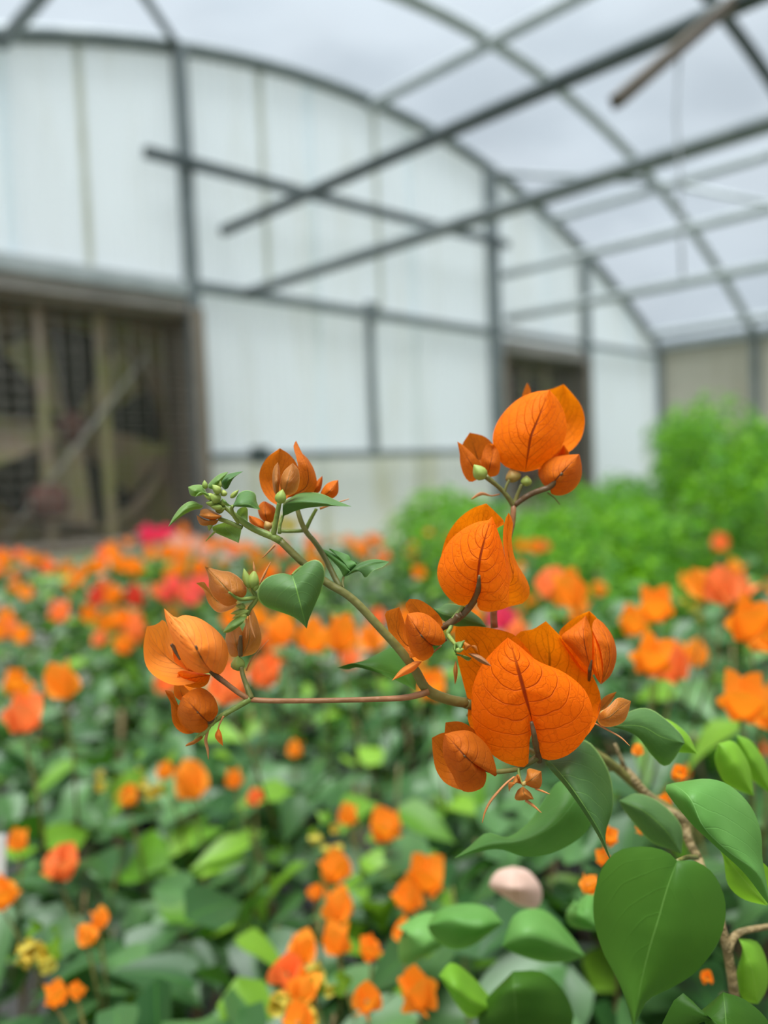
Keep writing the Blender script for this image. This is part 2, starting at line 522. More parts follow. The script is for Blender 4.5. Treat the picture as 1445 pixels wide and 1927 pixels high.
def corr_sheet(s0, s1, lo, hi, mat, amp=0.009, pitch=0.066, t=-0.03, name='corrugated_sheet', parent=None):
    n = max(4, int((s1 - s0) / pitch * 6))
    vs, fs, uv = [], [], []
    K = 3
    for i in range(n + 1):
        s = s0 + (s1 - s0) * i / n
        a, b = (lo(s) if callable(lo) else lo), (hi(s) if callable(hi) else hi)
        dt = amp * math.sin(2 * math.pi * s / pitch)
        for k in range(K + 1):
            vs.append(gp(s, t + dt, a + (b - a) * k / K))
    for i in range(n):
        for k in range(K):
            j = i * (K + 1) + k
            fs.append((j, j + 1, j + K + 2, j + K + 1))
    return link(name, mesh(name, vs, fs, mat), parent if parent is not None else wall)


# upper sheets run from the mid rail to the arch; neighbours lap over each other
edges = [-2.65, -1.75, -0.83, 0.09, 1.0, 1.9, 2.8, 3.6, 4.3, 5.05, 5.65]
for i in range(len(edges) - 1):
    corr_sheet(edges[i] - 0.03, edges[i + 1] + 0.03, 2.30, arch_h, M['sheet'], t=-0.030 - 0.012 * (i % 2))
for a, b, nm in ((0.09, 1.0, 0), (1.0, 1.9, 1), (1.9, 2.79, 2)):
    corr_sheet(a - 0.02, b + 0.02, 1.38, 2.33, M['sheet'], amp=0.006, t=-0.030 - 0.012 * (nm % 2))
    corr_sheet(a - 0.02, b + 0.02, 0.0, 1.42, M['sheet_low'], t=-0.034 - 0.012 * (nm % 2))
corr_sheet(4.15, 5.66, 0.0, 2.33, M['sheet'], t=-0.030)
corr_sheet(-2.65, FAN_W0, 0.0, 2.33, M['sheet'], t=-0.030)
corr_sheet(FAN_W0 - 0.02, FAN_W1 + 0.02, 0.0, FAN_H0, M['sheet_low'], t=-0.05)
corr_sheet(FAN2_0 - 0.02, FAN2_1 + 0.02, 0.0, FAN_H0, M['sheet_low'], t=-0.05)
for s, w_, top in ((0.075, 0.034, None), (2.79, 0.052, None), (4.18, 0.042, None), (5.65, 0.036, 2.46), (-2.6, 0.036, 2.46), (-1.2, 0.026, None)):
    link('post', gbox('post', s - w_, s + w_, -0.01, 0.05, 0.0, (top or arch_h(s)) + 0.01, M['steel']), wall)
for s0, s1, h0, h1, t0, t1, m in ((0.10, 2.79, 2.325, 0.028, 0, 0.045, 'steel'), (2.79, 5.65, 2.35, 0.022, 0, 0.045, 'steel'), (-2.6, 0.10, 2.30, 0.04, 0, 0.045, 'steel_light'),
                                  (0.12, 2.70, 1.395, 0.022, 0.0, 0.05, 'steel')):
    link('rail', gbox('rail', s0, s1, t0, t1, h0 - h1, h0 + h1, M[m]), wall)
link('mullion', gbox('mullion', 1.385, 1.435, 0.0, 0.04, 1.40, 2.40, M['steel']), wall)
link('bracket', gbox('bracket', 1.36, 1.46, 0.04, 0.07, 2.27, 2.39, M['steel']), wall)
link('bracket', gbox('bracket', 0.38, 0.50, 0.05, 0.08, 1.35, 1.45, M['steel_dark']), wall)
for s_ in (-0.47, 0.62, 1.56):                     # pale lap strips over the sheet joints
    link('lap_strip', gbox('lap_strip', s_ - 0.02, s_ + 0.02, -0.017, -0.011, 2.34, arch_h(s_) - 0.03, M['lap'], 0.001), wall)
# tie bar across the wall, standing a little proud of the posts
v_, f_ = box_data(gp(1.365, 0.075, 2.985), (gp(2.92, 0, 3.02) - gp(-0.19, 0, 2.95)) * 0.5, GA * 0.02, Vector((0, 0, 0.027)))
link('tie_bar', mesh('tie_bar', v_, f_, M['steel_dark'], False), wall)

# roof: arches, purlins and film panels are pieces of the ceiling
ceil = tag(empty('ceiling', gp(SC, 3.6, EAVE)), kind='structure')
ARCH_T = [0.0, 0.97, 2.02, 3.1, 4.15, 5.2, 6.2, 7.2]


def arch_pts(t, dz, n=40):
    return [gp(SC - HALF + 2 * HALF * i / n, t, arch_h(SC - HALF + 2 * HALF * i / n, dz)) for i in range(n + 1)]


for i, t in enumerate(ARCH_T):
    r = 0.042 if i == 0 else 0.037
    link('arch', mesh('arch', *tube_data(arch_pts(t, 0.0), r, 8), M['steel_dark' if i == 2 else ('steel_light' if i == 1 else 'steel')]), ceil)
for i in range(len(ARCH_T) - 1):
    n, K = 40, 4
    vs, fs = [], []
    for k in range(K + 1):
        tt = ARCH_T[i] + (ARCH_T[i + 1] - ARCH_T[i]) * k / K
        for j, p in enumerate(arch_pts(tt, 0.035, n)):
            vs.append(p)
    for k in range(K):
        for j in range(n):
            a = k * (n + 1) + j
            fs.append((a, a + 1, a + n + 2, a + n + 1))
    link('film_panel', mesh('film_panel', vs, fs, M['film']), ceil)
for s, r, m in ((SC, 0.036, 'steel_light'), (-0.83, 0.032, 'steel'), (3.62, 0.036, 'steel_light'), (5.42, 0.04, 'steel_light')):
    link('purlin', mesh('purlin', *tube_data([gp(s, 0.0, arch_h(s, -0.045)), gp(s, TMAX, arch_h(s, -0.045))], r, 8), M[m]), ceil)
for s in (SC - HALF, SC + HALF):
    link('eave_beam', gbox('eave_beam', s - 0.05, s + 0.05, 0.0, TMAX, EAVE - 0.06, EAVE + 0.03, M['steel']), ceil)
# pipes that run the length of the house below the roof, let into the end wall
for s, h, t0, r, m in ((0.31, 2.665, 0.0, 0.031, 'steel_dark'), (0.43, 2.33, 0.0, 0.031, 'steel'), (2.90, 2.79, 0.04, 0.034, 'steel_light'),
                       (2.93, 2.455, 0.04, 0.036, 'steel_light')):
    link('pipe', mesh('pipe', *tube_data([gp(s, t0, h), gp(s, TMAX, h)], r, 8), M[m]), ceil)
for a, b, r, m in ((gp(0.075, 0.0, 3.60), gp(-0.84, 0.97, 3.33), 0.022, 'steel'), (gp(2.79, 0.03, 3.56), gp(3.62, 0.97, 3.42), 0.022, 'steel'),
                   (gp(3.62, 0.97, 3.42), gp(4.55, 2.02, 3.05), 0.02, 'steel_light')):
    link('brace', mesh('brace', *tube_data([a, b], r, 8), M[m]), ceil)
# wooden strut that hangs off the long pipe and ends free, a string tied to it
st0, st1 = gp(0.31, 2.80, 2.68), px(1158, 192, 1.95)
d_ = (st1 - st0) * 0.5
sx = d_.cross(Vector((0, 0, 1))).normalized()
sy = d_.cross(sx).normalized()
strut = link('strut', mesh('strut', *box_data((st0 + st1) * 0.5, d_, sx * 0.014, sy * 0.017), M['strut_wood'], False), ceil)
sp_ = st1 + (st0 - st1) * 0.49
sd = to_px(sp_)[2]
sp_pts = [sp_ + Vector((0, 0, 0.005))] + [px(x, y, sd) for x, y in ((1272, 220), (1280, 330), (1280, 430), (1284, 520))]
tag(link('string', mesh('string', *tube_data(sp_pts, 0.0035, 6), M['string'])), 'pale string dangling from the wooden strut under the roof', 'string')

# side wall on the right
wr = tag(empty('wall_right', gp(SC + HALF, 3.6, 0)), kind='structure')
tt_ = [0.0, 1.0, 2.0, 3.1, 4.15, 5.2, 6.2, 7.2]
for i in range(len(tt_) - 1):
    n = 90
    vs, fs = [], []
    for j in range(n + 1):
        t = tt_[i] + (tt_[i + 1] - tt_[i] + 0.02) * j / n
        for h in (0.0, 1.2, EAVE):
            vs.append(gp(SC + HALF + 0.02 + 0.008 * math.sin(2 * math.pi * t / 0.07), t, h))
    for j in range(n):
        fs += [(j * 3, j * 3 + 1, j * 3 + 4, j * 3 + 3), (j * 3 + 1, j * 3 + 2, j * 3 + 5, j * 3 + 4)]
    link('side_sheet', mesh('side_sheet', vs, fs, M['sheet_side']), wr)
for t in ARCH_T[1:]:
    for s in (SC - HALF, SC + HALF):
        link('post', gbox('post', s - 0.03, s + 0.03, t - 0.03, t + 0.03, 0, EAVE, M['steel']), ceil)


# exhaust fans let into the end wall
def fan(s0, s1, label, spin):
    f = tag(empty('exhaust_fan', gp((s0 + s1) / 2, -0.2, FAN_H0)), label, 'fan')
    D = 0.42
    w_ = 0.03
    link('side_panel', gbox('side_panel', s1 - w_, s1, -D, 0.0, FAN_H0, FAN_H1, M['brown_wood']), f)
    link('side_panel', gbox('side_panel', s0, s0 + w_, -D, 0.0, FAN_H0, FAN_H1, M['brown_wood']), f)
    link('top_panel', gbox('top_panel', s0, s1, -D, 0.0, FAN_H1 - 0.04, FAN_H1, M['brown_wood']), f)
    link('bottom_panel', gbox('bottom_panel', s0, s1, -D, 0.0, FAN_H0, FAN_H0 + 0.04, M['brown_wood']), f)
    link('header_board', gbox('header_board', s0 - 0.06, s1 + 0.0, 0.0, 0.03, FAN_H1 - 0.01, FAN_H1 + 0.095, M['grey_wood']), f)
    link('jamb_board', gbox('jamb_board', s1 - 0.05, s1 + 0.025, 0.051, 0.066, 0.0, FAN_H1 + 0.01, M['brown_wood']), f)
    c = gp((s0 + s1) / 2, -0.26, 1.57)
    # venturi ring plate with a round hole
    vs, fs = [], []
    N = 48
    for i in range(N):
        a = 2 * math.pi * i / N
        cx, cz = math.cos(a), math.sin(a)
        k = 1 / max(abs(cx), abs(cz))
        vs += [c + GA * -0.02 + GW * cx * 0.52 + Vector((0, 0, cz * 0.52)), c + GA * -0.02 + GW * cx * k * 0.585 + Vector((0, 0, cz * k * 0.60)),
               c + GA * 0.06 + GW * cx * 0.535 + Vector((0, 0, cz * 0.535))]
    for i in range(N):
        j = (i + 1) % N
        fs += [(i * 3, j * 3, j * 3 + 1, i * 3 + 1), (i * 3 + 2, j * 3 + 2, j * 3, i * 3)]
    link('venturi_ring', mesh('venturi_ring', vs, fs, M['blade']), f)
    hub = link('hub', mesh('hub', *tube_data([c + GA * q for q in (-0.07, -0.03, 0.03, 0.055, 0.065)], [0.07, 0.085, 0.085, 0.06, 0.02], 16), M['rust']), f)
    for i in range(5):
        a = spin + 2 * math.pi * i / 5
        e = GW * math.cos(a) + Vector((0, 0, math.sin(a)))
        q = GW * -math.sin(a) + Vector((0, 0, math.cos(a)))
        vs, fs = [], []
        for k in range(7):
            u = k / 6
            r = 0.06 + 0.43 * u
            wd_ = 0.05 + 0.12 * u ** 0.8
            tw = math.radians(42 - 18 * u)
            for v in (-1, -0.33, 0.33, 1):
                vs.append(c + e * r + (q * math.cos(tw) + GA * math.sin(tw)) * (wd_ * v) + GA * (0.012 * (1 - v * v)))
        for k in range(6):
            for j in range(3):
                b_ = k * 4 + j
                fs.append((b_, b_ + 1, b_ + 5, b_ + 4))
        me = mesh('blade', vs, fs, M['blade'])
        link('blade', me, hub)
    # motor mount: two uprights and a drive belt arm
    for ds in (-0.19, 0.12):
        link('upright', gbox('upright', (s0 + s1) / 2 + ds - 0.025, (s0 + s1) / 2 + ds + 0.025, -0.14, -0.10, FAN_H0 + 0.04, FAN_H1 - 0.04, M['blade']), f)
    link('motor', mesh('motor', *tube_data([gp((s0 + s1) / 2 - 0.2, q, 1.20) for q in (-0.2, -0.19, -0.05, -0.04)], [0.06, 0.085, 0.085, 0.06], 16), M['rust']), f)
    link('belt_arm', mesh('belt_arm', *tube_data([gp((s0 + s1) / 2 + 0.36, -0.09, 1.95), gp((s0 + s1) / 2 - 0.45, -0.09, 1.00)], 0.008, 6), M['wire']), f)
    # shutters behind
    for i in range(9):
        h = FAN_H0 + 0.06 + i * 0.125
        link('shutter_slat', mesh('shutter_slat', *box_data(gp((s0 + s1) / 2, -D + 0.03, h + 0.06), GW * ((s1 - s0) / 2 - 0.03), GA * 0.02 + Vector((0, 0, 0.075)),
                                                           (GA * 0.052 - Vector((0, 0, 0.03))).normalized() * 0.004), M['shutter'], False), f)
    # wire guard
    g = empty('wire_guard', gp((s0 + s1) / 2, -0.01, FAN_H0), f)
    for i in range(1, 19):
        h = FAN_H0 + (FAN_H1 - FAN_H0) * i / 19
        link('guard_wire', mesh('guard_wire', *tube_data([gp(s0 + 0.02, -0.012, h), gp(s1 - 0.02, -0.012, h)], 0.0030, 4), M['wire']), g)
    for i in range(1, 13):
        s = s0 + (s1 - s0) * i / 13
        link('guard_wire', mesh('guard_wire', *tube_data([gp(s, -0.016, FAN_H0 + 0.02), gp(s, -0.016, FAN_H1 - 0.02)], 0.0020, 4), M['wire']), g)
    return f


fan(FAN_W0, FAN_W1, 'large boxed exhaust fan with rusty blades behind a wire guard, nearer end of the wall', 0.75)
fan(FAN2_0, FAN2_1, 'dark boxed exhaust fan at the far end of the wall, behind the topmost orange flower', 0.3)

# ------------------------------------------------------------------ the plant in focus
D0 = 0.28
R1, R2, R3 = (250, 800, 3.211), (250, 1100, 3.211), (700, 700, 3.211)
R4, R6, RB = (700, 1100, 2.89), (350, 900, 2.627), (850, 1350, 2.4286)


def zpt(Z, q):
    return (Z[0] + q[0] / Z[2], Z[1] + q[1] / Z[2])


def blade(parent, name, mat, Z, left, mid, right, dm=0.0, dl=0.0, dr=0.0, nu=22, nv=7, pw=1.25, pucker=0.35, wave=0.0, seed=0, p=1.7, N=7.0, rel=None):
    """leaf or bract: surface lofted between its two margins over a midrib; depths in millimetres behind the focus distance"""
    base, tip = mid[0], mid[-1]
    Lf = crom([zpt(Z, q) for q in [base] + list(left) + [tip]], nu)
    Rf = crom([zpt(Z, q) for q in [base] + list(right) + [tip]], nu)
    Mf = crom([zpt(Z, q) for q in mid], nu, pw)
    vs, uv, fs = [], [], []
    size = math.hypot(Mf[-1][0] - Mf[0][0], Mf[-1][1] - Mf[0][1]) / 200.0
    for i in range(nu + 1):
        u = i / nu
        um = u ** pw
        for j in range(-nv, nv + 1):
            w = abs(j) / nv
            q = Lf[i] if j < 0 else Rf[i]
            x = Mf[i][0] + (q[0] - Mf[i][0]) * w
            y = Mf[i][1] + (q[1] - Mf[i][1]) * w
            d0 = lerp_list(dm, u)
            d1 = lerp_list(dl if j < 0 else dr, u)
            dd = d0 + (d1 - d0) * w ** p
            ph = (um - 0.52 * w ** 1.3) * N
            dd += -pucker * size * 2.2 * abs(math.sin(math.pi * ph)) * min(1.0, w * 4) * (1 - w ** 4) * min(1.0, u * 6) * min(1.0, (1 - u) * 5)
            if wave:
                dd += wave * math.sin(u * 9.0 + seed + (1.3 if j < 0 else 0)) * w ** 2 * math.sin(math.pi * u)
            vs.append(px(x, y, D0 + dd * 0.001))
            uv.append((um, 0.5 + 0.5 * j / nv))
    K = 2 * nv + 1
    for i in range(nu):
        for j in range(K - 1):
            a = i * K + j
            fs.append((a, a + 1, a + K + 1, a + K))
    return link(name, mesh(name, vs, fs, M[mat], True, uv), parent)


def stalk(parent, name, mat, Z, pts, r, dm=0.0, sides=10, n=18):
    """stem through zoom points; r in photograph pixels, dm in millimetres"""
    C = crom([zpt(Z, q) for q in pts], n)
    P, Rr = [], []
    for i, q in enumerate(C):
        u = i / n
        d = D0 + lerp_list(dm, u) * 0.001
        P.append(px(q[0], q[1], d))
        Rr.append(lerp_list(r, u) * d / FPX)
    return link(name, mesh(name, *tube_data(P, Rr, sides), M[mat]), parent)


def budm(parent, name, mat, Z, a, b, r, dm=0.0, dm2=None, ridges=5):
    """pointed ridged bud from a (base) to b (tip), r in zoom pixels"""
    A = zpt(Z, a)
    B = zpt(Z, b)
    d1 = D0 + dm * 0.001
    d2 = D0 + (dm if dm2 is None else dm2) * 0.001
    p0, p1 = px(*A, d1), px(*B, d2)
    ax = p1 - p0
    x = ax.orthogonal().normalized()
    y = ax.normalized().cross(x)
    R = r / Z[2] * d1 / FPX
    vs, fs = [], []
    prof = [(0, 0.25), (0.12, 0.75), (0.3, 1.0), (0.5, 0.98), (0.7, 0.72), (0.87, 0.36), (1.0, 0.04)]
    SN = 15
    for t, k in prof:
        for i in range(SN):
            an = 2 * math.pi * i / SN
            q = k * (1 + 0.10 * math.cos(ridges * an))
            vs.append(p0 + ax * t + (x * math.cos(an) + y * math.sin(an)) * (R * q))
    for k in range(len(prof) - 1):
        for i in range(SN):
            j = (i + 1) % SN
            fs.append((k * SN + i, k * SN + j, (k + 1) * SN + j, (k + 1) * SN + i))
    fs += [tuple(range(SN - 1, -1, -1)), tuple((len(prof) - 1) * SN + i for i in range(SN))]
    return link(name, mesh(name, vs, fs, M[mat]), parent)


hp = px(1330, 1700, 0.40)
HERO = tag(empty('bougainvillea_plant', Vector((hp.x, hp.y, 0.012))),
           'bougainvillea in sharp focus with veined orange bracts on a long arching branch', 'plant')


def flower(Z, c, d=0.0):
    q = zpt(Z, c)
    return empty('flower', px(q[0], q[1], D0 + d * 0.001), HERO)


# --- stems
stalk(HERO, 'main_stem', 'stem_olive', R6, [(1390, 1112), (1290, 1092), (1190, 1045), (1130, 945), (1050, 840), (950, 730), (850, 622), (780, 565), (690, 512), (570, 410),
                                         (465, 308)], [9.6, 10.0, 9.0, 8.2, 8.0, 7.6, 7.2, 7.0], [12, 6, 2, 0, 0, 0, 0], n=40)
stalk(HERO, 'young_shoot', 'stem_green', R6, [(470, 312), (430, 290), (380, 270), (320, 242), (265, 205), (215, 160), (165, 125), (130, 100)], [7.2, 6.6, 6.0, 4.6, 2.4], 0.0, n=24)
stalk(HERO, 'main_stem', 'stem_olive', (0, 0, 1), [(876, 1324), (960, 1345), (1060, 1385), (1150, 1438), (1210, 1490), (1290, 1545), (1300, 1590), (1322, 1640), (1350, 1720)],
      [9.5, 9.5, 8, 7], [11, 40, 70, 85, 90, 95, 110], n=30)
stalk(HERO, 'side_branch', 'stem_brown', R6, [(1200, 1055), (1140, 1073), (1060, 1087), (850, 1095), (600, 1100), (420, 1100), (315, 1094)], [6.4, 5.2, 4.8, 4.8, 5.0], [4, 2, 0, -2, -4, -4])
stalk(HERO, 'side_branch', 'stem_olive', R6, [(765, 545), (735, 490), (690, 400), (640, 320), (588, 256), (555, 170), (540, 100)], [5.8, 5.2, 5.0, 4.2], [4, 10, 16, 20])
stalk(HERO, 'twig', 'stem_green', R6, [(590, 258), (530, 262), (465, 262)], [3.6, 3.2], [18, 18])
stalk(HERO, 'twig', 'stem_green', R6, [(592, 254), (615, 205), (645, 150)], [4.0, 3.0], [18, 18])
stalk(HERO, 'flower_stem', 'stem_brown', R3, [(740, 1545), (735, 1450), (760, 1250), (810, 1060), (845, 930), (852, 860), (855, 808)], [7, 6.5, 6, 5.6, 5.6], [26, 26, 27, 28])
stalk(HERO, 'flower_stem', 'stem_dark', R3, [(395, 1560), (440, 1540), (490, 1508), (520, 1470)], [5, 5.5, 6], [6, 2, 0])
stalk(HERO, 'flower_stem', 'stem_olive', R4, [(520, 700), (700, 830), (850, 900), (905, 935)], [6, 6, 6], [30, 30, 24])
stalk(HERO, 'flower_stem', 'stem_olive', R4, [(650, 1018), (700, 1017), (780, 1005), (850, 970), (905, 935)], [4.6, 4.6, 5.0, 6.5], [-4, -2, 2, 4])
stalk(HERO, 'leaf_stalk', 'stem_green', R6, [(525, 478), (540, 462), (570, 438)], [2.2, 3.0], [-8, -2])

# --- the large open flower
F = flower(R4, (880, 770))
blade(F, 'bract', 'bract', R4, [(846, 900), (846, 985), (770, 985), (680, 945), (605, 875), (553, 780), (540, 660), (552, 540), (600, 430), (680, 340)],
      [(878, 770), (858, 690), (835, 610), (800, 480), (770, 370), (738, 288)],
      [(905, 830), (915, 920), (930, 948), (985, 955), (1070, 925), (1145, 855), (1192, 760), (1198, 670), (1150, 565), (1040, 475), (900, 415), (810, 340)],
      [2, -5, -8, -7, -2], [2, -1, 1, 3, 0], [2, -1, 0, 3, 0], nu=34, nv=10, pucker=0.5)
blade(F, 'bract', 'bract', R4, [(700, 850), (600, 860), (545, 790), (521, 735), (521, 640), (492, 520), (466, 410), (452, 300)],
      [(870, 800), (760, 640), (620, 440), (520, 310), (455, 229)],
      [(900, 740), (930, 600), (900, 450), (845, 350), (775, 275), (690, 246), (570, 227)],
      [4, 14, 20, 18, 10], [4, 8, 12, 12, 10], [6, 14, 16, 14, 10], nu=26, nv=8, N=6)
blade(F, 'bract', 'bract', R4, [(790, 720), (720, 560), (740, 400), (790, 268), (875, 243)],
      [(890, 800), (940, 640), (966, 430), (958, 310), (945, 199)],
      [(930, 940), (1060, 915), (1160, 830), (1215, 755), (1243, 660), (1238, 585), (1190, 480), (1105, 365), (1010, 265)],
      [6, 20, 26, 24, 16], [6, 18, 22, 20, 16], [5, 9, 13, 15, 16], nu=26, nv=8, N=6)
stalk(F, 'flower_stalk', 'stem_dark', R4, [(866, 745), (876, 790), (888, 860), (905, 920), (908, 960)], [3.2, 5.0, 6.0, 6.8, 6.0], [-6, -6, -3, 2, 5])

# --- the flower above it
F = flower(R3, (635, 1320))
blade(F, 'bract', 'bract', R3, [(598, 1385), (560, 1412), (505, 1400), (440, 1340), (402, 1265), (394, 1195), (418, 1110), (465, 1025), (540, 955), (630, 908), (700, 895)],
      [(632, 1330), (640, 1230), (655, 1120), (685, 1000), (725, 872)],
      [(638, 1380), (641, 1430), (700, 1450), (770, 1438), (820, 1415), (826, 1310), (812, 1180), (790, 1060), (760, 960)],
      [2, -6, -8, -6, -2], [2, 4, 8, 6, 0], [2, -3, 0, 0, -2], nu=30, nv=9, pucker=0.6)
blade(F, 'bract', 'bract', R3, [(520, 1250), (420, 1170), (422, 1090), (455, 985), (520, 890), (605, 825)],
      [(640, 1320), (630, 1150), (650, 980), (690, 794)],
      [(720, 1240), (760, 1080), (750, 950), (788, 930), (800, 905), (745, 845)],
      [4, 18, 22, 16], [4, 10, 14, 16], [4, 14, 16, 16], nu=22, nv=7)
blade(F, 'bract', 'bract', R3, [(760, 1400), (822, 1412), (825, 1300), (808, 1150), (793, 1040), (792, 960), (805, 890)],
      [(650, 1330), (760, 1330), (850, 1250), (828, 1130), (815, 1000), (826, 850)],
      [(760, 1425), (850, 1412), (920, 1392), (955, 1325), (930, 1245), (882, 1170), (852, 1085), (843, 1000), (852, 910)],
      [6, 12, 10, 10, 12], [6, 4, 0, 2, 10], [6, 18, 24, 20, 14], nu=24, nv=6, N=5)
stalk(F, 'flower_stalk', 'stem_dark', R3, [(648, 1230), (642, 1310), (625, 1365), (580, 1430), (530, 1480), (490, 1510)], [2.4, 5.0, 6.5, 7.0, 7.0, 6.0], [-9, -6, 0, 4, 4, 2])

# --- the flower at the top with its two smaller neighbours
F = flower(R3, (930, 595), 30)
blade(F, 'bract', 'bract', R3, [(850, 590), (790, 560), (745, 490), (728, 415), (742, 335), (795, 245), (885, 162), (985, 120)],
      [(925, 605), (945, 480), (962, 385), (1010, 270), (1072, 110)],
      [(1000, 585), (1090, 512), (1150, 440), (1176, 345), (1162, 245), (1122, 165)],
      [32, 24, 22, 24, 28], [32, 30, 34, 36, 30], [32, 30, 32, 34, 30], nu=26, nv=8, pucker=0.3)
blade(F, 'bract', 'bract', R3, [(850, 500), (820, 330), (900, 190), (1000, 130), (1100, 98)],
      [(940, 600), (1040, 460), (1110, 280), (1157, 73)],
      [(1060, 570), (1180, 490), (1232, 448), (1270, 385), (1286, 290), (1262, 200), (1205, 125)],
      [36, 48, 52, 46], [36, 44, 46, 46], [36, 40, 42, 44], nu=22, nv=7, pucker=0.3)
blade(F, 'bract', 'bract_dusky_shaded', R3, [(905, 160), (918, 110)], [(935, 190), (938, 130), (937, 64)], [(960, 160), (958, 105)], 50, 50, 50, nu=8, nv=3)
budm(F, 'bud', 'bud_rust', R3, (865, 665), (835, 585), 46, 30)
budm(F, 'bud', 'bud', R3, (930, 690), (935, 625), 32, 28)
F = flower(R3, (1080, 690), 30)
blade(F, 'bract', 'bract_dusky_shaded', R3, [(1045, 690), (1014, 640), (1030, 560), (1100, 515), (1190, 500)],
      [(1075, 695), (1120, 640), (1180, 575), (1252, 497)],
      [(1085, 738), (1150, 745), (1222, 708), (1263, 640), (1266, 560)], [26, 20, 20, 26], [28, 30, 30, 28], [26, 28, 30, 28], nu=20, nv=6, N=5)
blade(F, 'bract', 'bract_dusky_shaded', R3, [(1010, 640), (1010, 560), (1060, 480)], [(1075, 690), (1100, 580), (1160, 440)], [(1150, 640), (1200, 560), (1190, 490)],
      [32, 40, 42], 38, 38, nu=14, nv=5, N=5)
F = flower(R3, (650, 600), 30)
blade(F, 'bract', 'bract_dusky_shaded', R3, [(600, 660), (555, 620), (530, 530), (545, 440)], [(660, 640), (640, 540), (590, 366)],
      [(720, 630), (770, 590), (772, 530), (738, 450), (680, 390)], [30, 36, 34], [30, 30, 32], [30, 30, 34], nu=18, nv=6, N=5)
blade(F, 'bract', 'bract_dusky_shaded', R3, [(590, 665), (545, 600), (532, 510)], [(650, 640), (590, 540), (515, 420)], [(680, 600), (640, 530), (560, 450)],
      [26, 24, 26], [26, 27, 26], [25, 24, 26], nu=14, nv=4, N=4)
blade(F, 'bract', 'bract_dusky_shaded', R3, [(660, 560), (670, 480), (700, 430)], [(690, 640), (720, 540), (735, 440)], [(760, 620), (775, 550), (765, 480)],
      [28, 24, 28], 26, 27, nu=14, nv=4, N=4)
budm(F, 'bud', 'bud', R3, (680, 645), (615, 560), 42, 22)
stalk(HERO, 'flower_stalk', 'stem_olive', R3, [(856, 812), (830, 770), (790, 720), (740, 675), (685, 630)], [5.4, 4.6, 4.2, 5.2], [28, 27, 24])
stalk(HERO, 'flower_stalk', 'stem_olive', R3, [(858, 806), (878, 745), (905, 680)], [4.6, 4.0, 3.6], 28)
stalk(HERO, 'flower_stalk', 'stem_dark', R3, [(860, 806), (900, 775), (960, 738), (1030, 710), (1080, 690), (1150, 610)], [5.4, 5.4, 5.4, 5.6, 5.0, 2.5], [28, 26, 24, 20])
stalk(HERO, 'flower_stalk', 'stem_olive', R3, [(800, 725), (815, 680), (830, 655)], [3, 2.6], 27)
stalk(HERO, 'needle', 'needle', R3, [(772, 738), (720, 748), (660, 735), (600, 768)], [1.4, 1.5, 3.6, 1.0], 28, sides=6)
stalk(HERO, 'needle', 'stem_olive', R3, [(1060, 730), (1100, 760), (1135, 800)], [1.6, 1.0], 26, sides=6)

# --- curled flower low on the left of the large one
F = flower(R4, (560, 985))
blade(F, 'bract', 'bract_dusky_shaded', R4, [(615, 1010), (622, 1050), (600, 1105), (525, 1130), (470, 1105), (440, 1040), (402, 975), (383, 900)],
      [(575, 990), (530, 955), (480, 905), (440, 860), (394, 813)],
      [(640, 1020), (678, 1046), (668, 970), (630, 880), (545, 802), (465, 795)], [-6, -14, -16, -14, -8], [-6, -6, -4, -4, -6], [-6, -4, -4, -8, -8], nu=26, nv=8, N=6, pucker=0.9)
blade(F, 'bract', 'bract_dusky_shaded', R4, [(500, 1110), (455, 1108), (390, 1072), (345, 1000), (329, 900)], [(560, 1000), (430, 960), (325, 834)], [(560, 880), (450, 810), (385, 806)],
      [-2, 4, 0], [-2, -2, 0], [-2, 2, 0], nu=18, nv=6, N=5)
blade(F, 'bract', 'bract_dusky_shaded', R4, [(440, 940), (395, 850), (396, 790)], [(580, 990), (480, 860), (400, 750)], [(640, 920), (580, 820), (530, 770), (470, 744)],
      [0, 8, 4], [0, 4, 4], [0, 6, 4], nu=18, nv=6, N=5)
stalk(F, 'flower_stalk', 'stem_dark', R4, [(500, 930), (550, 978), (600, 1000), (655, 1018)], [1.6, 3.4, 4.0, 4.4], [-16, -9, -6, -4])

# --- flower tucked behind the large one, upper right
F = flower(R4, (1190, 470), 16)
blade(F, 'bract', 'bract', R4, [(1120, 450), (1060, 360), (1016, 268), (1045, 225), (1105, 178)], [(1195, 500), (1180, 350), (1182, 144)], [(1260, 420), (1290, 300), (1225, 186)],
      [16, 26, 24], [16, 16, 22], [16, 18, 22], nu=20, nv=6, N=5)
blade(F, 'bract', 'bract_dusky_shaded', R4, [(1150, 430), (1085, 350), (1030, 284), (1085, 235), (1140, 190)], [(1190, 468), (1160, 340), (1150, 250), (1163, 168)], [(1196, 380), (1196, 280), (1182, 215)],
      [14, 10, 10, 16], [14, 14, 16, 18], [12, 4, 6, 14], nu=18, nv=5, N=5, pucker=0.7)
blade(F, 'bract', 'bract', R4, [(1215, 500), (1190, 430), (1196, 330)], [(1243, 542), (1222, 440), (1215, 350), (1200, 235)], [(1258, 470), (1246, 370), (1222, 295)],
      [8, 6, 8, 14], [10, 10, 12, 14], [8, 10, 12, 14], nu=18, nv=5, N=4)
blade(F, 'bract', 'bract_dusky_shaded', R4, [(1256, 450), (1240, 345), (1198, 245), (1205, 200)], [(1245, 544), (1290, 420), (1280, 310), (1222, 183)], [(1300, 490), (1330, 392), (1312, 290), (1262, 215)],
      [10, 10, 10, 16], [8, 8, 10, 16], [12, 18, 18, 18], nu=20, nv=6, N=5, pucker=0.8)
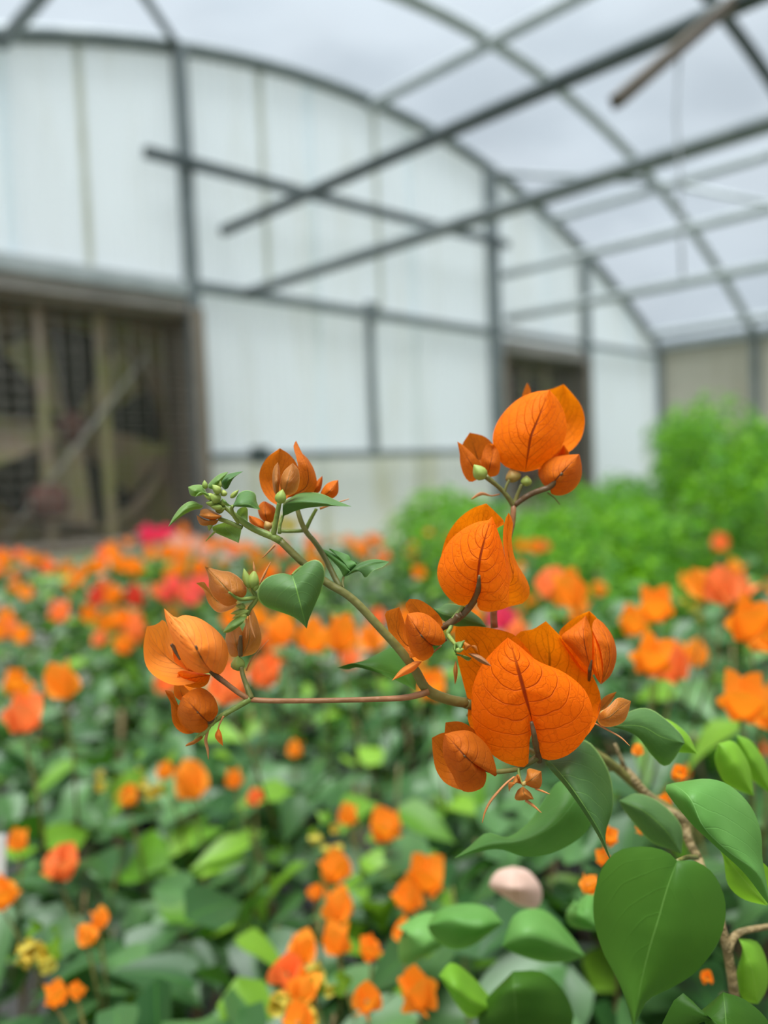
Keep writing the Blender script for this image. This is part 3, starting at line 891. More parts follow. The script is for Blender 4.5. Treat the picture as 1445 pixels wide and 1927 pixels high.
stalk(F, 'flower_tube', 'stem_dark', R4, [(1180, 520), (1185, 460), (1195, 410)], [3, 4, 1.5], [16, 9, 8], sides=8)

# --- small flower left of the large one
F = flower(R4, (310, 320))
blade(F, 'bract', 'bract_dusky_shaded', R4, [(335, 345), (328, 385), (272, 416), (216, 372), (187, 285), (180, 210)], [(312, 322), (275, 285), (235, 230), (192, 160)],
      [(365, 332), (400, 302), (372, 228), (312, 170), (250, 150)], [-4, -9, -9, -5], [-4, 0, 2, -3], [-4, -2, 0, -3], nu=22, nv=7, N=5, pucker=0.8)
blade(F, 'bract', 'bract_dusky_shaded', R4, [(215, 400), (150, 365), (100, 285), (80, 205), (74, 150)], [(290, 350), (190, 330), (135, 240), (148, 123)], [(215, 345), (190, 255), (168, 180)],
      [0, 4, 4, 2], [0, 2, 4, 2], [0, 8, 8, 4], nu=20, nv=6, N=5, pucker=0.7)
blade(F, 'bract', 'bract_dusky_shaded', R4, [(240, 240), (200, 150), (180, 112)], [(320, 310), (290, 200), (203, 78)], [(370, 290), (382, 200), (330, 130), (260, 84)],
      [2, 8, 4], [2, 4, 4], [2, 4, 4], nu=18, nv=6, N=5, pucker=0.7)
stalk(F, 'flower_stalk', 'stem_dark', R4, [(265, 275), (310, 320), (350, 322), (400, 300)], [1.4, 3.0, 3.2, 3.4], [-10, -5, 0, 4])
stalk(HERO, 'flower_stalk', 'stem_brown', R4, [(335, 368), (355, 350), (378, 333)], [1.8, 1.5], 0, sides=6)
blade(HERO, 'bract', 'bract_pale', R4, [(225, 472), (160, 500)], [(272, 418), (215, 450), (108, 522)], [(220, 420), (155, 462)], [0, -4, 0], 0, 2, nu=12, nv=4, N=3)

# --- bud cluster on the top edge of the large flower
stalk(HERO, 'flower_stalk', 'stem_green', R4, [(440, 200), (425, 240), (412, 268), (440, 310), (465, 340)], [4, 4.4, 4, 3.4], [2, 0, -8])
stalk(HERO, 'flower_stalk', 'stem_dark', R4, [(375, 232), (410, 212), (450, 185), (490, 160)], [4.6, 5, 5.6], [6, 3, 2])
stalk(HERO, 'flower_stalk', 'stem_green', R4, [(440, 190), (470, 150), (495, 118)], [4.4, 3.8], [2, 4])
Fb = flower(R4, (480, 350), -10)
for a, b, mid, m in (((455, 320), (505, 305), [(478, 375), (480, 340), (490, 308)], 'leaf_tip'), ((455, 385), (520, 415), [(460, 375), (500, 385), (543, 400)], 'leaf_tip'),
                     ((500, 310), (560, 330), [(505, 360), (535, 330), (575, 362)], 'bract_young'), ((440, 345), (460, 320), [(460, 385), (448, 355), (452, 318)], 'leaf_tip')):
    blade(Fb, 'bract', m, R4, [a], mid, [b], [-12, -14, -11], [-10], [-9], nu=10, nv=4, N=3)
blade(Fb, 'bract', 'stem_brown', R4, [(560, 405), (610, 435)], [(522, 374), (580, 400), (650, 444)], [(570, 378), (615, 405)], [-12, -15, -13], -10, -10, nu=10, nv=4, N=3)
blade(Fb, 'bract', 'bract_young', R4, [(442, 460), (446, 510)], [(456, 412), (455, 470), (450, 546)], [(466, 460), (462, 510)], [-10, -12, -10], -9, -9, nu=10, nv=3, N=3)
budm(Fb, 'bud', 'bud', R4, (455, 360), (500, 350), 14, -13)

# --- bud at the right edge of the large flower
F = flower(R4, (1225, 740), 10)
blade(F, 'bract', 'bract_young', R4, [(1250, 770), (1310, 772), (1370, 745), (1395, 690)], [(1225, 742), (1290, 720), (1350, 670), (1408, 634)], [(1240, 700), (1290, 660), (1340, 615)],
      [8, 2, 4, 10], [10, 8, 8, 10], [6, 4, 6, 10], nu=16, nv=5, N=5)
blade(F, 'bract', 'bract_young', R4, [(1230, 680), (1245, 630), (1280, 600)], [(1225, 735), (1255, 670), (1330, 583)], [(1260, 690), (1300, 640)], [12, 16, 14], 13, 14, nu=12, nv=4, N=4)
budm(F, 'bud', 'bud_rust', R4, (1240, 715), (1272, 678), 14, 6)
budm(F, 'bud', 'bud_rust', R4, (1255, 705), (1300, 665), 12, 6)
stalk(HERO, 'needle', 'needle', R4, [(1212, 755), (1280, 790), (1350, 830), (1402, 878)], [1.5, 1.8, 1.7, 0.6], [10, 4], sides=6)

# --- star of tiny bracts under the large flower
F = flower(R4, (820, 1080), -4)
for a, b, mid in (([(840, 1040), (850, 1000)], [(900, 1112), (924, 1080)], [(822, 1085), (870, 1060), (921, 1016)]),
                  ([(745, 1075), (745, 1128)], [(790, 1030)], [(815, 1085), (785, 1080), (744, 1118)]),
                  ([(790, 1120), (780, 1172)], [(860, 1130)], [(820, 1098), (830, 1140), (880, 1168)]),
                  ([(800, 1060)], [(795, 1040)], [(812, 1085), (800, 1060), (785, 1032)])):
    blade(F, 'bract', 'bract_young', R4, a, mid, b, [-6, -10, -8], [-6, -5], [-6, -5], nu=12, nv=4, N=3)
budm(F, 'bud', 'bud_rust', R4, (818, 1095), (835, 1068), 12, -9)
stalk(F, 'flower_stalk', 'stem_green', R4, [(795, 998), (800, 1035), (815, 1085)], [3, 2.6], [0, -5], sides=6)
stalk(HERO, 'needle', 'needle', R4, [(775, 1045), (720, 1090), (650, 1170), (615, 1235), (599, 1296)], [2.0, 2.2, 2.6, 2.2, 0.7], [-4, -8], sides=6)
stalk(HERO, 'needle', 'needle', R4, [(888, 1110), (930, 1125), (967, 1140)], [2.2, 2.0, 0.6], [-6, -8], sides=6)
stalk(HERO, 'needle', 'needle', R4, [(835, 1172), (880, 1205), (922, 1242)], [3.2, 2.6, 0.6], [-6, -8], sides=6)

# --- heart-shaped leaf and the other leaves on the branch
blade(HERO, 'leaf', 'leaf', R6, [(475, 470), (405, 488), (362, 532), (354, 588), (388, 632), (450, 656), (528, 684), (570, 715)], [(525, 480), (545, 545), (565, 620), (597, 744)],
      [(548, 462), (585, 424), (638, 402), (674, 424), (686, 478), (666, 560), (632, 640), (607, 700)], [-8, -14, -14, -8], [-8, -8, -4, -6], [-8, -10, -8, -8], nu=26, nv=8, pucker=0.15, N=6)
blade(HERO, 'leaf', 'leaf', R1, [(908, 470), (945, 445), (1010, 408), (1130, 412), (1230, 455)], [(905, 550), (915, 480), (1010, 466), (1150, 474), (1240, 488), (1322, 492)],
      [(935, 540), (985, 518), (1060, 500), (1180, 490)], [4, -4, -8, -8, -4], [4, 12, 16, 10, -4], [4, 0, 0, -4, -4], nu=24, nv=6, pucker=0.1, N=6)
stalk(HERO, 'leaf_stalk', 'stem_green', R1, [(885, 655), (888, 610), (900, 565), (906, 545)], [3.6, 3.0, 3.0], [2, 4])
stalk(HERO, 'flower_stalk', 'stem_green', R1, [(848, 665), (862, 590), (885, 470)], [5.4, 4.8, 4.4], [0, -2])
blade(HERO, 'leaf', 'leaf_sheen', R6, [(760, 450), (715, 400), (660, 345)], [(778, 490), (800, 472), (845, 425), (835, 415)], [(815, 395), (760, 365), (700, 346)], [8, 6, 8], [8, 14, 16], [8, 12, 14], nu=16, nv=5, N=5)
blade(HERO, 'leaf', 'leaf', R6, [(820, 450), (870, 415), (935, 400)], [(785, 488), (840, 450), (920, 425), (1006, 412)], [(830, 466), (868, 460), (886, 494), (922, 458), (970, 438)], [8, 2, 4, 8], [8, 8, 8], [8, 4, 2, 6], nu=18, nv=5, N=5)
stalk(HERO, 'leaf_stalk', 'stem_olive', R6, [(778, 545), (774, 515), (778, 488)], [2.6, 2.2], [4, 8])
blade(HERO, 'leaf', 'leaf', R3, [(400, 1430), (450, 1400), (540, 1412), (640, 1475)], [(370, 1425), (430, 1462), (560, 1490), (692, 1538)], [(400, 1475), (480, 1530), (600, 1545)],
      [20, 14, 14, 18], [20, 24, 22], [20, 20, 20], nu=18, nv=5, N=5)
blade(HERO, 'leaf', 'leaf_dark', R6, [(880, 902), (950, 865), (1020, 838), (1100, 880), (1140, 960)], [(748, 936), (830, 915), (950, 945), (1060, 985), (1136, 1050)],
      [(800, 945), (850, 935), (950, 962), (1050, 1005)], [24, 16, 16, 18, 20], [24, 36, 40, 36], [24, 16, 16, 18], nu=22, nv=6, N=6, pucker=0.1)

# --- shoot tip
T = HERO
blade(T, 'leaf', 'leaf_tip', R1, [(250, 545), (300, 485), (360, 458)], [(212, 617), (300, 520), (370, 482), (425, 488)], [(280, 560), (360, 515), (410, 505)], [-6, -10, -8, 0], [-6, -2, -2, 0], [-6, -6, -4, 0], nu=16, nv=5, N=4)
blade(T, 'leaf', 'leaf_tip', R1, [(350, 425), (400, 428)], [(333, 374), (380, 400), (445, 408)], [(370, 362), (420, 364)], [0, -6, 0], 0, 4, nu=12, nv=4, N=4)
blade(T, 'leaf', 'leaf_tip', R1, [(375, 438), (400, 410)], [(376, 438), (420, 405), (470, 440)], [(400, 405), (450, 410)], [-6, -10, -4], -6, -4, nu=10, nv=4, N=4)
blade(T, 'leaf', 'leaf_tip', R1, [(450, 370), (500, 312), (545, 288)], [(490, 392), (510, 340), (577, 284)], [(510, 385), (545, 325)], [0, -4, 4], [0, 6, 4], [0, 2, 4], nu=12, nv=4, N=4)
blade(T, 'leaf', 'leaf', R1, [(515, 345), (560, 302), (620, 285)], [(555, 390), (570, 340), (667, 279)], [(575, 380), (610, 320)], [4, 2, 8], [6, 12, 8], [4, 6, 8], nu=12, nv=4, N=4)
blade(T, 'leaf', 'leaf', R1, [(615, 465), (640, 412), (690, 394), (738, 412), (748, 460)], [(600, 490), (650, 480), (700, 478), (770, 512)], [(640, 494), (700, 498)], [-4, -10, -8, -4], [-4, 2, 4, -4], [-4, -8, -6], nu=16, nv=5, N=5)
blade(T, 'leaf', 'leaf_tip', R1, [(560, 455), (575, 475)], [(535, 440), (570, 470), (600, 490)], [(545, 470), (570, 490)], [-8, -10, -6], -8, -8, nu=8, nv=3, N=3)
blade(T, 'leaf', 'leaf_tip', R1, [(480, 615), (500, 650), (570, 682)], [(580, 580), (560, 620), (600, 660), (640, 712)], [(640, 600), (656, 625)], [4, 8, 8, 4], 4, 6, nu=14, nv=5, N=4)
blade(T, 'leaf', 'leaf_tip', R1, [(625, 535), (640, 505), (690, 498)], [(620, 550), (670, 540), (694, 582)], [(640, 570), (670, 580)], [8, 12, 10], 10, 10, nu=10, nv=4, N=4)
blade(T, 'bract', 'bract_young', R1, [(430, 590), (395, 580)], [(520, 570), (450, 575), (384, 544)], [(500, 600), (450, 608), (405, 600)], [-2, -6, -2], [0, 0], [0, 0], nu=12, nv=4, N=4)
blade(T, 'bract', 'bract_young', R1, [(405, 540), (410, 512), (460, 508)], [(400, 545), (460, 555), (540, 550)], [(430, 560), (490, 575)], [-4, -8, -4], [0, 2], -2, nu=12, nv=4, N=4)
for a, b, r in (((525, 460), (470, 420), 26), ((530, 410), (480, 360), 20), ((555, 430), (545, 390), 17), ((510, 480), (440, 470), 18), ((490, 440), (430, 425), 18), ((440, 385), (432, 332), 14),
                ((520, 380), (528, 335), 12), ((540, 500), (470, 495), 16), ((560, 470), (520, 470), 18), ((470, 570), (460, 640), 14), ((590, 440), (640, 390), 12), ((500, 520), (560, 500), 18)):
    budm(T, 'bud', 'bud', R1, a, b, r * 1.2, -4 + (r % 5))
stalk(T, 'needle', 'bud', R1, [(500, 640), (470, 670), (440, 702)], [2.2, 1.8, 0.6], 2, sides=6)
stalk(T, 'flower_stalk', 'stem_green', R1, [(660, 620), (590, 590), (520, 565)], [3.8, 4.0, 4.4], [0, 2])
stalk(T, 'leaf_stalk', 'stem_green', R1, [(640, 590), (608, 545), (597, 505), (605, 488)], [4.0, 3.4, 3.4], [0, -5])

# --- flower behind the shoot
F = flower(R1, (890, 440))
blade(F, 'bract', 'bract_dusky_shaded', R1, [(825, 455), (778, 385), (764, 290), (808, 200)], [(872, 484), (870, 360), (888, 139)], [(960, 420), (1005, 340), (1000, 255), (950, 180)], [14, 22, 20], [14, 16, 18], [14, 20, 20], nu=20, nv=6, N=5)
blade(F, 'bract', 'bract_dusky_shaded', R1, [(965, 380), (1000, 290), (988, 200), (970, 130)], [(930, 440), (1050, 370), (1050, 240), (986, 93)], [(1040, 415), (1110, 395), (1102, 290), (1062, 210), (1005, 150)], [10, 14, 12, 18], [10, 10, 12, 18], [10, 18, 20, 18], nu=20, nv=6, N=5)
blade(F, 'bract', 'bract_young', R1, [(848, 385), (843, 300), (855, 250)], [(872, 440), (864, 350), (876, 224)], [(882, 400), (890, 320), (886, 260)], [0, -6, -2], [0, 2, 0], [0, -2, 0], nu=14, nv=4, N=4)
blade(F, 'bract', 'bract_young', R1, [(900, 410), (890, 350), (912, 280)], [(910, 428), (935, 340), (966, 228)], [(980, 410), (1006, 345), (1000, 270)], [-2, -8, -4], [-2, -2, -2], [-2, 0, -2], nu=16, nv=5, N=4)
budm(F, 'bud', 'bud', R1, (888, 475), (905, 388), 34, -6)
blade(F, 'bract', 'bract_dusky_shaded', R1, [(1135, 405), (1165, 360), (1205, 338)], [(1140, 440), (1200, 390), (1241, 332)], [(1200, 445), (1240, 410)], [16, 12, 16], 18, 18, nu=14, nv=4, N=4)
blade(F, 'bract', 'bract_dusky_shaded', R1, [(1085, 400), (1110, 340)], [(1090, 420), (1115, 370), (1145, 306)], [(1130, 400), (1145, 345)], [18, 16, 18], 20, 20, nu=12, nv=4, N=4)
stalk(F, 'needle', 'needle', R1, [(1130, 505), (1200, 480), (1305, 446)], [2.4, 1.6, 0.8], 16, sides=6)
F = flower(R1, (800, 600), 18)
blade(F, 'bract', 'bract_dusky_shaded', R1, [(770, 560), (755, 500), (780, 465)], [(820, 600), (800, 540), (800, 460)], [(865, 560), (860, 500)], [18, 14, 18], 20, 20, nu=14, nv=4, N=4)
blade(F, 'bract', 'bract_dusky_shaded', R1, [(720, 600), (700, 560)], [(830, 645), (760, 610), (700, 545)], [(800, 590), (750, 560)], [18, 14, 18], 20, 18, nu=14, nv=4, N=4)
budm(F, 'bud', 'bud_rust', R1, (830, 630), (800, 580), 26, 14)
stalk(F, 'needle', 'needle', R1, [(858, 725), (820, 765), (780, 805)], [2.4, 1.8, 0.6], 10, sides=6)

# --- coppery flower and buds left of the heart-shaped leaf
F = flower(R1, (640, 1050))
blade(F, 'bract', 'bract_young', R1, [(610, 1085), (555, 1092), (492, 1042), (460, 980), (458, 925)], [(638, 1050), (590, 1015), (530, 950), (470, 890), (434, 853)], [(680, 1030), (686, 980), (650, 928), (590, 888), (525, 878)],
      [-6, -12, -12, -8, -4], [-6, -3, -2, -4], [-6, -3, -2, -6], nu=22, nv=7, N=5, pucker=0.8)
blade(F, 'bract', 'bract_young', R1, [(600, 1110), (515, 1132), (455, 1072), (432, 1005)], [(630, 1080), (520, 1070), (450, 1000), (382, 954)], [(540, 1010), (460, 985), (430, 948)], [0, 4, 4, 0], [0, -2, -2, 0], [0, 6, 4, 0], nu=18, nv=5, N=5)
stalk(F, 'flower_stalk', 'stem_green', R1, [(580, 1010), (640, 1050), (690, 1050), (745, 1040)], [1.8, 3.6, 4.0, 4.2], [-13, -8, -4])
stalk(HERO, 'flower_stalk', 'stem_green', R1, [(755, 1030), (735, 1070), (705, 1110), (690, 1150)], [4.2, 4.6, 4.0], [-4, -4])
stalk(HERO, 'flower_stalk', 'stem_green', R1, [(750, 1040), (730, 1010), (720, 980)], [4.2, 3.8], -4)
stalk(HERO, 'leaf_stalk', 'stem_green', R1, [(745, 1030), (765, 990), (800, 970), (900, 920)], [4.0, 3.6, 3.6], [-4, 4, 6])
for a, b, r in (((705, 985), (670, 865), 24), ((725, 985), (735, 875), 34), ((735, 1000), (760, 930), 18), ((690, 1120), (590, 1140), 16), ((680, 1100), (620, 1090), 16), ((690, 1150), (640, 1160), 18),
                ((700, 1120), (600, 1170), 15), ((650, 1080), (665, 1100), 16)):
    budm(HERO, 'bud', 'bud', R1, a, b, r, -6)
blade(HERO, 'leaf', 'leaf_tip', R1, [(560, 1225), (600, 1180), (660, 1150)], [(544, 1253), (610, 1215), (690, 1150)], [(590, 1250), (660, 1200)], [-8, -11, -6], -6, -8, nu=12, nv=4, N=4)
for p_ in ([(765, 960), (800, 890), (832, 828)], [(738, 900), (732, 860), (728, 825)], [(705, 1150), (712, 1210), (740, 1290)], [(685, 1170), (688, 1220), (684, 1290)]):
    stalk(HERO, 'needle', 'needle', R1, p_, [1.8, 2.6, 0.6], -6, sides=6)

# --- the large pale flower at the lower left end of the side branch
F = flower(R2, (490, 525), -6)
blade(F, 'bract', 'bract_pale', R2, [(520, 545), (555, 510), (577, 430), (560, 345), (500, 270), (405, 205), (310, 184), (260, 200)], [(482, 530), (435, 480), (395, 410), (340, 320), (270, 230), (188, 143)],
      [(440, 538), (390, 532), (330, 500), (288, 448), (240, 330), (203, 225)], [-6, -18, -22, -20, -14, -10], [-6, -4, -2, -4, -8], [-6, -10, -12, -12, -10], nu=28, nv=8, N=7, pucker=0.9)
blade(F, 'bract', 'bract_pale', R2, [(350, 600), (240, 606), (130, 552), (76, 480), (64, 370)], [(450, 560), (260, 480), (150, 380), (84, 254)], [(330, 500), (280, 440), (240, 330), (190, 215), (145, 240)],
      [-6, -2, 2, -4], [-6, -12, -10, -6], [-6, 0, 2, 0, -4], nu=22, nv=7, N=6, pucker=0.6)
blade(F, 'bract', 'bract', R2, [(300, 520), (265, 550), (290, 595)], [(470, 545), (380, 560), (330, 570), (280, 590)], [(450, 600), (400, 625), (340, 618)], [-6, -10, -8, -4], -4, [-6, -2], nu=16, nv=5, N=5)
blade(F, 'bract', 'bract_pale', R2, [(255, 470), (240, 400)], [(330, 520), (290, 450), (225, 350)], [(330, 500), (300, 440)], [-6, -4, -2], -6, -8, nu=12, nv=4, N=4)
stalk(F, 'flower_tube', 'stem_dark', R2, [(290, 450), (260, 400), (232, 360)], [4.0, 5.0, 3.0], [-9, -10])
stalk(F, 'flower_stalk', 'stem_dark', R2, [(380, 370), (410, 440), (460, 510), (500, 550), (560, 595)], [2.0, 3.4, 4.2, 5.0, 5.0], [-22, -20, -10, -6, -5])
stalk(HERO, 'flower_stalk', 'stem_brown', R2, [(480, 530), (560, 595), (640, 655), (700, 690)], [5.0, 5.0, 5.2], [-6, -4])
stalk(HERO, 'flower_stalk', 'stem_olive', R2, [(715, 690), (690, 620), (665, 550), (655, 500)], [6.0, 4.6, 4.2], [-4, 0])
stalk(HERO, 'flower_stalk', 'stem_green', R2, [(710, 690), (640, 735), (560, 780), (500, 820), (460, 850)], [6.0, 5.0, 5.4, 4.0], [-4, -8])
# round flower beneath it
F = flower(R2, (450, 830), -8)
blade(F, 'bract', 'bract_dusky_shaded', R2, [(448, 870), (400, 896), (330, 880), (282, 830), (268, 760)], [(455, 832), (410, 790), (350, 725), (298, 678)], [(490, 812), (516, 760), (490, 680), (420, 625), (350, 640)],
      [-10, -18, -18, -12], [-10, -8, -6, -10], [-10, -8, -8, -10], nu=22, nv=7, N=5, pucker=0.7)
blade(F, 'bract', 'bract_dusky_shaded', R2, [(350, 902), (285, 888), (240, 830), (228, 720), (205, 670)], [(440, 860), (320, 840), (260, 740), (194, 638)], [(300, 760), (262, 700), (238, 648)], [-6, 0, 0, -4], [-6, -8, -6, -4], [-6, 0, 0], nu=18, nv=5, N=5)
blade(F, 'bract', 'bract_pale', R2, [(255, 680), (250, 610)], [(330, 720), (290, 650), (276, 533)], [(350, 660), (300, 600)], [-6, -2, -6], -6, -4, nu=12, nv=4, N=4)
stalk(F, 'flower_stalk', 'stem_dark', R2, [(390, 770), (430, 815), (460, 835), (490, 815)], [1.6, 2.8, 3.0, 3.2], [-18, -12, -8])
for a, b, r in (((470, 850), (400, 920), 18), ((460, 870), (360, 950), 16), ((500, 810), (450, 870), 16)):
    budm(HERO, 'bud', 'bud', R2, a, b, r, -8)
blade(HERO, 'bract', 'bract_young', R2, [(370, 940), (330, 960)], [(430, 900), (380, 940), (315, 978)], [(420, 930), (370, 965)], [-8, -10, -8], -8, -8, nu=10, nv=3, N=3)
stalk(HERO, 'needle', 'needle', R2, [(455, 880), (440, 940), (452, 1000), (456, 1056)], [2.2, 3.6, 3.0, 0.6], -8, sides=6)
stalk(HERO, 'needle', 'needle', R2, [(548, 795), (525, 840), (515, 875)], [2.0, 1.6], -8, sides=6)
blade(HERO, 'bract', 'bract_pale', R2, [(495, 910), (510, 945)], [(518, 865), (515, 915), (545, 976)], [(535, 900), (542, 940)], [-8, -11, -8], -8, -8, nu=10, nv=3, N=3)
# flower turned away behind it
F = flower(R2, (650, 450), 4)
blade(F, 'bract', 'bract_young', R2, [(590, 432), (560, 350), (570, 270)], [(645, 438), (620, 340), (600, 230)], [(660, 400), (670, 320), (650, 260)], [4, 0, 6], 8, 4, nu=16, nv=5, N=5)
blade(F, 'bract', 'bract_young', R2, [(660, 380), (660, 290), (690, 220)], [(655, 438), (700, 340), (715, 130)], [(740, 412), (778, 330), (758, 230), (735, 170)], [4, 0, 8], 4, 8, nu=18, nv=5, N=5)
stalk(F, 'flower_tube', 'stem_dark', R2, [(650, 430), (648, 370), (652, 310)], [4, 5, 3], [2, -1])
budm(F, 'bud', 'bud', R2, (640, 520), (635, 430), 42, 2)
stalk(F, 'needle', 'needle', R2, [(685, 520), (720, 450), (820, 335)], [1.6, 1.0, 0.5], 8, sides=6)

# --- broad leaves of the same plant, low on the right
blade(HERO, 'leaf', 'leaf_dark', RB, [(980, 612), (880, 590), (765, 608), (692, 680), (652, 800), (650, 930), (690, 1070), (760, 1205), (805, 1320)],
      [(1030, 655), (985, 780), (945, 920), (900, 1070), (860, 1240), (830, 1420)], [(1115, 658), (1190, 708), (1240, 800), (1252, 900), (1222, 1020), (1130, 1150), (1020, 1228), (912, 1282), (868, 1340)],
      [-24, -30, -34, -36, -40], [-24, -30, -34, -38], [-24, -24, -26, -34], nu=26, nv=8, N=7, pucker=0.12, wave=1.5)
blade(HERO, 'leaf', 'leaf', RB, [(520, 150), (610, 103), (690, 190), (732, 300), (735, 420), (705, 520), (708, 600)], [(440, 190), (545, 318), (640, 460), (692, 555), (742, 692)],
      [(430, 215), (520, 318), (612, 450), (672, 550), (722, 650)], [24, 6, 0, 0, 0], [24, 34, 40, 24, 2], [22, 12, 8, 4, 0], nu=26, nv=7, N=6, pucker=0.1)
blade(HERO, 'leaf', 'leaf_sheen', RB, [(640, 470), (580, 555), (455, 622), (330, 636), (200, 602)], [(600, 330), (480, 480), (330, 560), (150, 590), (8, 645)],
      [(500, 290), (440, 350), (360, 470), (262, 545), (200, 535), (150, 530), (80, 590)], [46, 36, 32, 32, 36], [48, 40, 40, 40], [50, 50, 48, 40], nu=26, nv=7, N=6, pucker=0.15)
blade(HERO, 'leaf', 'leaf_sheen', RB, [(1160, 280), (1265, 308), (1362, 400), (1412, 520), (1420, 650), (1440, 760)], [(1010, 300), (1090, 370), (1150, 500), (1260, 610), (1400, 715), (1460, 870)],
      [(975, 330), (1090, 480), (1200, 585), (1330, 705), (1420, 820)], [14, -4, -8, -8, -6, 0], [14, 12, 16, 16, 6], [16, 6, 2, 0, 0], nu=26, nv=7, N=6, pucker=0.1)
blade(HERO, 'leaf', 'leaf_lime', RB, [(1240, 640), (1260, 760), (1330, 830)], [(1200, 560), (1300, 700), (1440, 860)], [(1330, 600), (1440, 680), (1480, 760)], [24, 26, 20], 28, 20, nu=16, nv=5, N=6)
blade(HERO, 'leaf', 'leaf', RB, [(780, 55), (850, 90), (920, 180), (985, 222)], [(700, 40), (860, 40), (960, 90), (1064, 118)], [(820, -30), (900, -40), (980, 10), (1050, 80)], [16, 20, 24, 26], [20, 30, 34], [18, 30, 30], nu=20, nv=6, N=6)
blade(HERO, 'leaf', 'leaf_lime', RB, [(940, 60), (1010, 150)], [(900, 0), (1000, 60), (1120, 165)], [(990, 10), (1080, 80)], [40, 36, 40], 44, 44, nu=14, nv=4, N=5)
blade(HERO, 'leaf', 'leaf', RB, [(790, 430), (900, 560), (990, 600)], [(765, 380), (880, 430), (980, 520), (1050, 625)], [(850, 348), (960, 395), (1050, 500)], [56, 48, 46, 50], 60, 60, nu=18, nv=5, N=6)
blade(HERO, 'leaf', 'leaf_dark', RB, [(960, 1480), (985, 1350), (1080, 1270)], [(1240, 1255), (1250, 1340), (1255, 1430), (1260, 1600)], [(1340, 1290), (1440, 1380), (1460, 1480)], [0, -6, -10, -10], [4, 0, 0], [0, 4, 4], nu=18, nv=6, N=6)
blade(HERO, 'leaf', 'leaf_lime', RB, [(1330, 1060), (1300, 1180), (1330, 1290)], [(1310, 1010), (1370, 1150), (1400, 1310)], [(1400, 1030), (1445, 1140), (1440, 1240)], [60, 56, 60], 66, 66, nu=14, nv=4, N=5)
blade(HERO, 'leaf', 'leaf_lime', RB, [(1200, 190), (1240, 290), (1300, 330)], [(1220, 120), (1300, 220), (1380, 360)], [(1290, 110), (1360, 220)], [70, 66, 70], 76, 76, nu=14, nv=4, N=5)
blade(HERO, 'leaf', 'leaf_lime', RB, [(1310, 140), (1350, 260)], [(1300, 80), (1380, 200), (1470, 360)], [(1370, 110), (1440, 220)], [90, 86, 90], 96, 96, nu=14, nv=4, N=5)
stalk(HERO, 'woody_stem', 'wood_stem', RB, [(715, 232), (790, 238), (870, 330), (955, 410), (1055, 468), (1078, 555), (1125, 645)], [6, 8, 8.5, 9, 8.5, 8], [90, 84, 84, 80, 74], n=28)
stalk(HERO, 'woody_stem', 'wood_stem', RB, [(1125, 645), (1180, 800), (1230, 950), (1262, 1080), (1292, 1280), (1300, 1500)], [8, 8.5, 9, 9.5], [74, 60, 60, 70], n=20)
stalk(HERO, 'twig', 'wood_stem', RB, [(1265, 1060), (1285, 1010), (1330, 978), (1450, 955)], [8, 6, 5], [60, 64])
stalk(HERO, 'twig', 'wood_stem', RB, [(790, 235), (770, 180), (745, 120)], [5, 3], [84, 86])
stalk(HERO, 'leaf_stalk', 'stem_olive', RB, [(1120, 640), (1075, 640), (1030, 657)], [5, 4], [60, -20])
# woody base in its pot
bt = px(1385, 1950, 0.36)
P_ = [bt, bt + Vector((0.0, 0.02, -0.12)), Vector((hp.x + 0.01, hp.y, bt.z - 0.35)), Vector((hp.x, hp.y, 0.26))]
link('woody_stem', mesh('woody_stem', *tube_data(P_, [0.0024, 0.003, 0.004, 0.006], 8), M['wood_stem']), HERO)

# ------------------------------------------------------------------ plants of the bed, out of focus
def leaf_shape(nu, nv, wid, fold, curl, twist, seed, wav=0.03, base=0.45, acu=1.15):
    """ovate leaf of unit length along +Y, upper face +Z; returns vertices, faces, uvs"""
    vs, fs, uv = [], [], []
    for i in range(nu + 1):
        u = i / nu
        w = wid * (max(u, 0.0) ** base) * ((1 - u) ** acu) * 2.05 + (0.0 if 0 < i < nu else 0.004)
        for j in range(-nv, nv + 1):
            v = j / nv
            x = w * v
            z = fold * abs(x) - curl * u * u + wav * math.sin(7 * u + seed + (2 if v < 0 else 0)) * abs(v) * (1 - u)
            an = twist * u
            vs.append(Vector((x * math.cos(an), u - 0.06 * abs(v) * (1 - u), z + x * math.sin(an))))
            uv.append((u, 0.5 + 0.5 * v))
    K = 2 * nv + 1
    for i in range(nu):
        for j in range(K - 1):
            a = i * K + j
            fs.append((a, a + 1, a + K + 1, a + K))
    return vs, fs, uv


LEAF = {}
for mk in ('f_leaf', 'f_leaf_lime'):
    LEAF[mk] = []
    for k in range(5):
        v_, f_, u_ = leaf_shape(6, 2, 0.36 + 0.03 * (k % 3), 0.25 + 0.12 * (k % 2), 0.16 + 0.10 * k / 4, 0.25 * (k - 2), k * 1.7)
        LEAF[mk].append(mesh('leaf', v_, f_, M[mk], True, u_))


def orient(p, direction, up, size):
    y = direction.normalized()
    z = (up - y * up.dot(y)).normalized()
    x = y.cross(z)
    return Matrix(((x.x * size, y.x * size, z.x * size, p.x), (x.y * size, y.y * size, z.y * size, p.y), (x.z * size, y.z * size, z.z * size, p.z), (0, 0, 0, 1)))


def bract_unit(k):
    return leaf_shape(6, 2, 0.47, 0.30, -0.22, 0.0, k, 0.05, 0.38, 0.75)


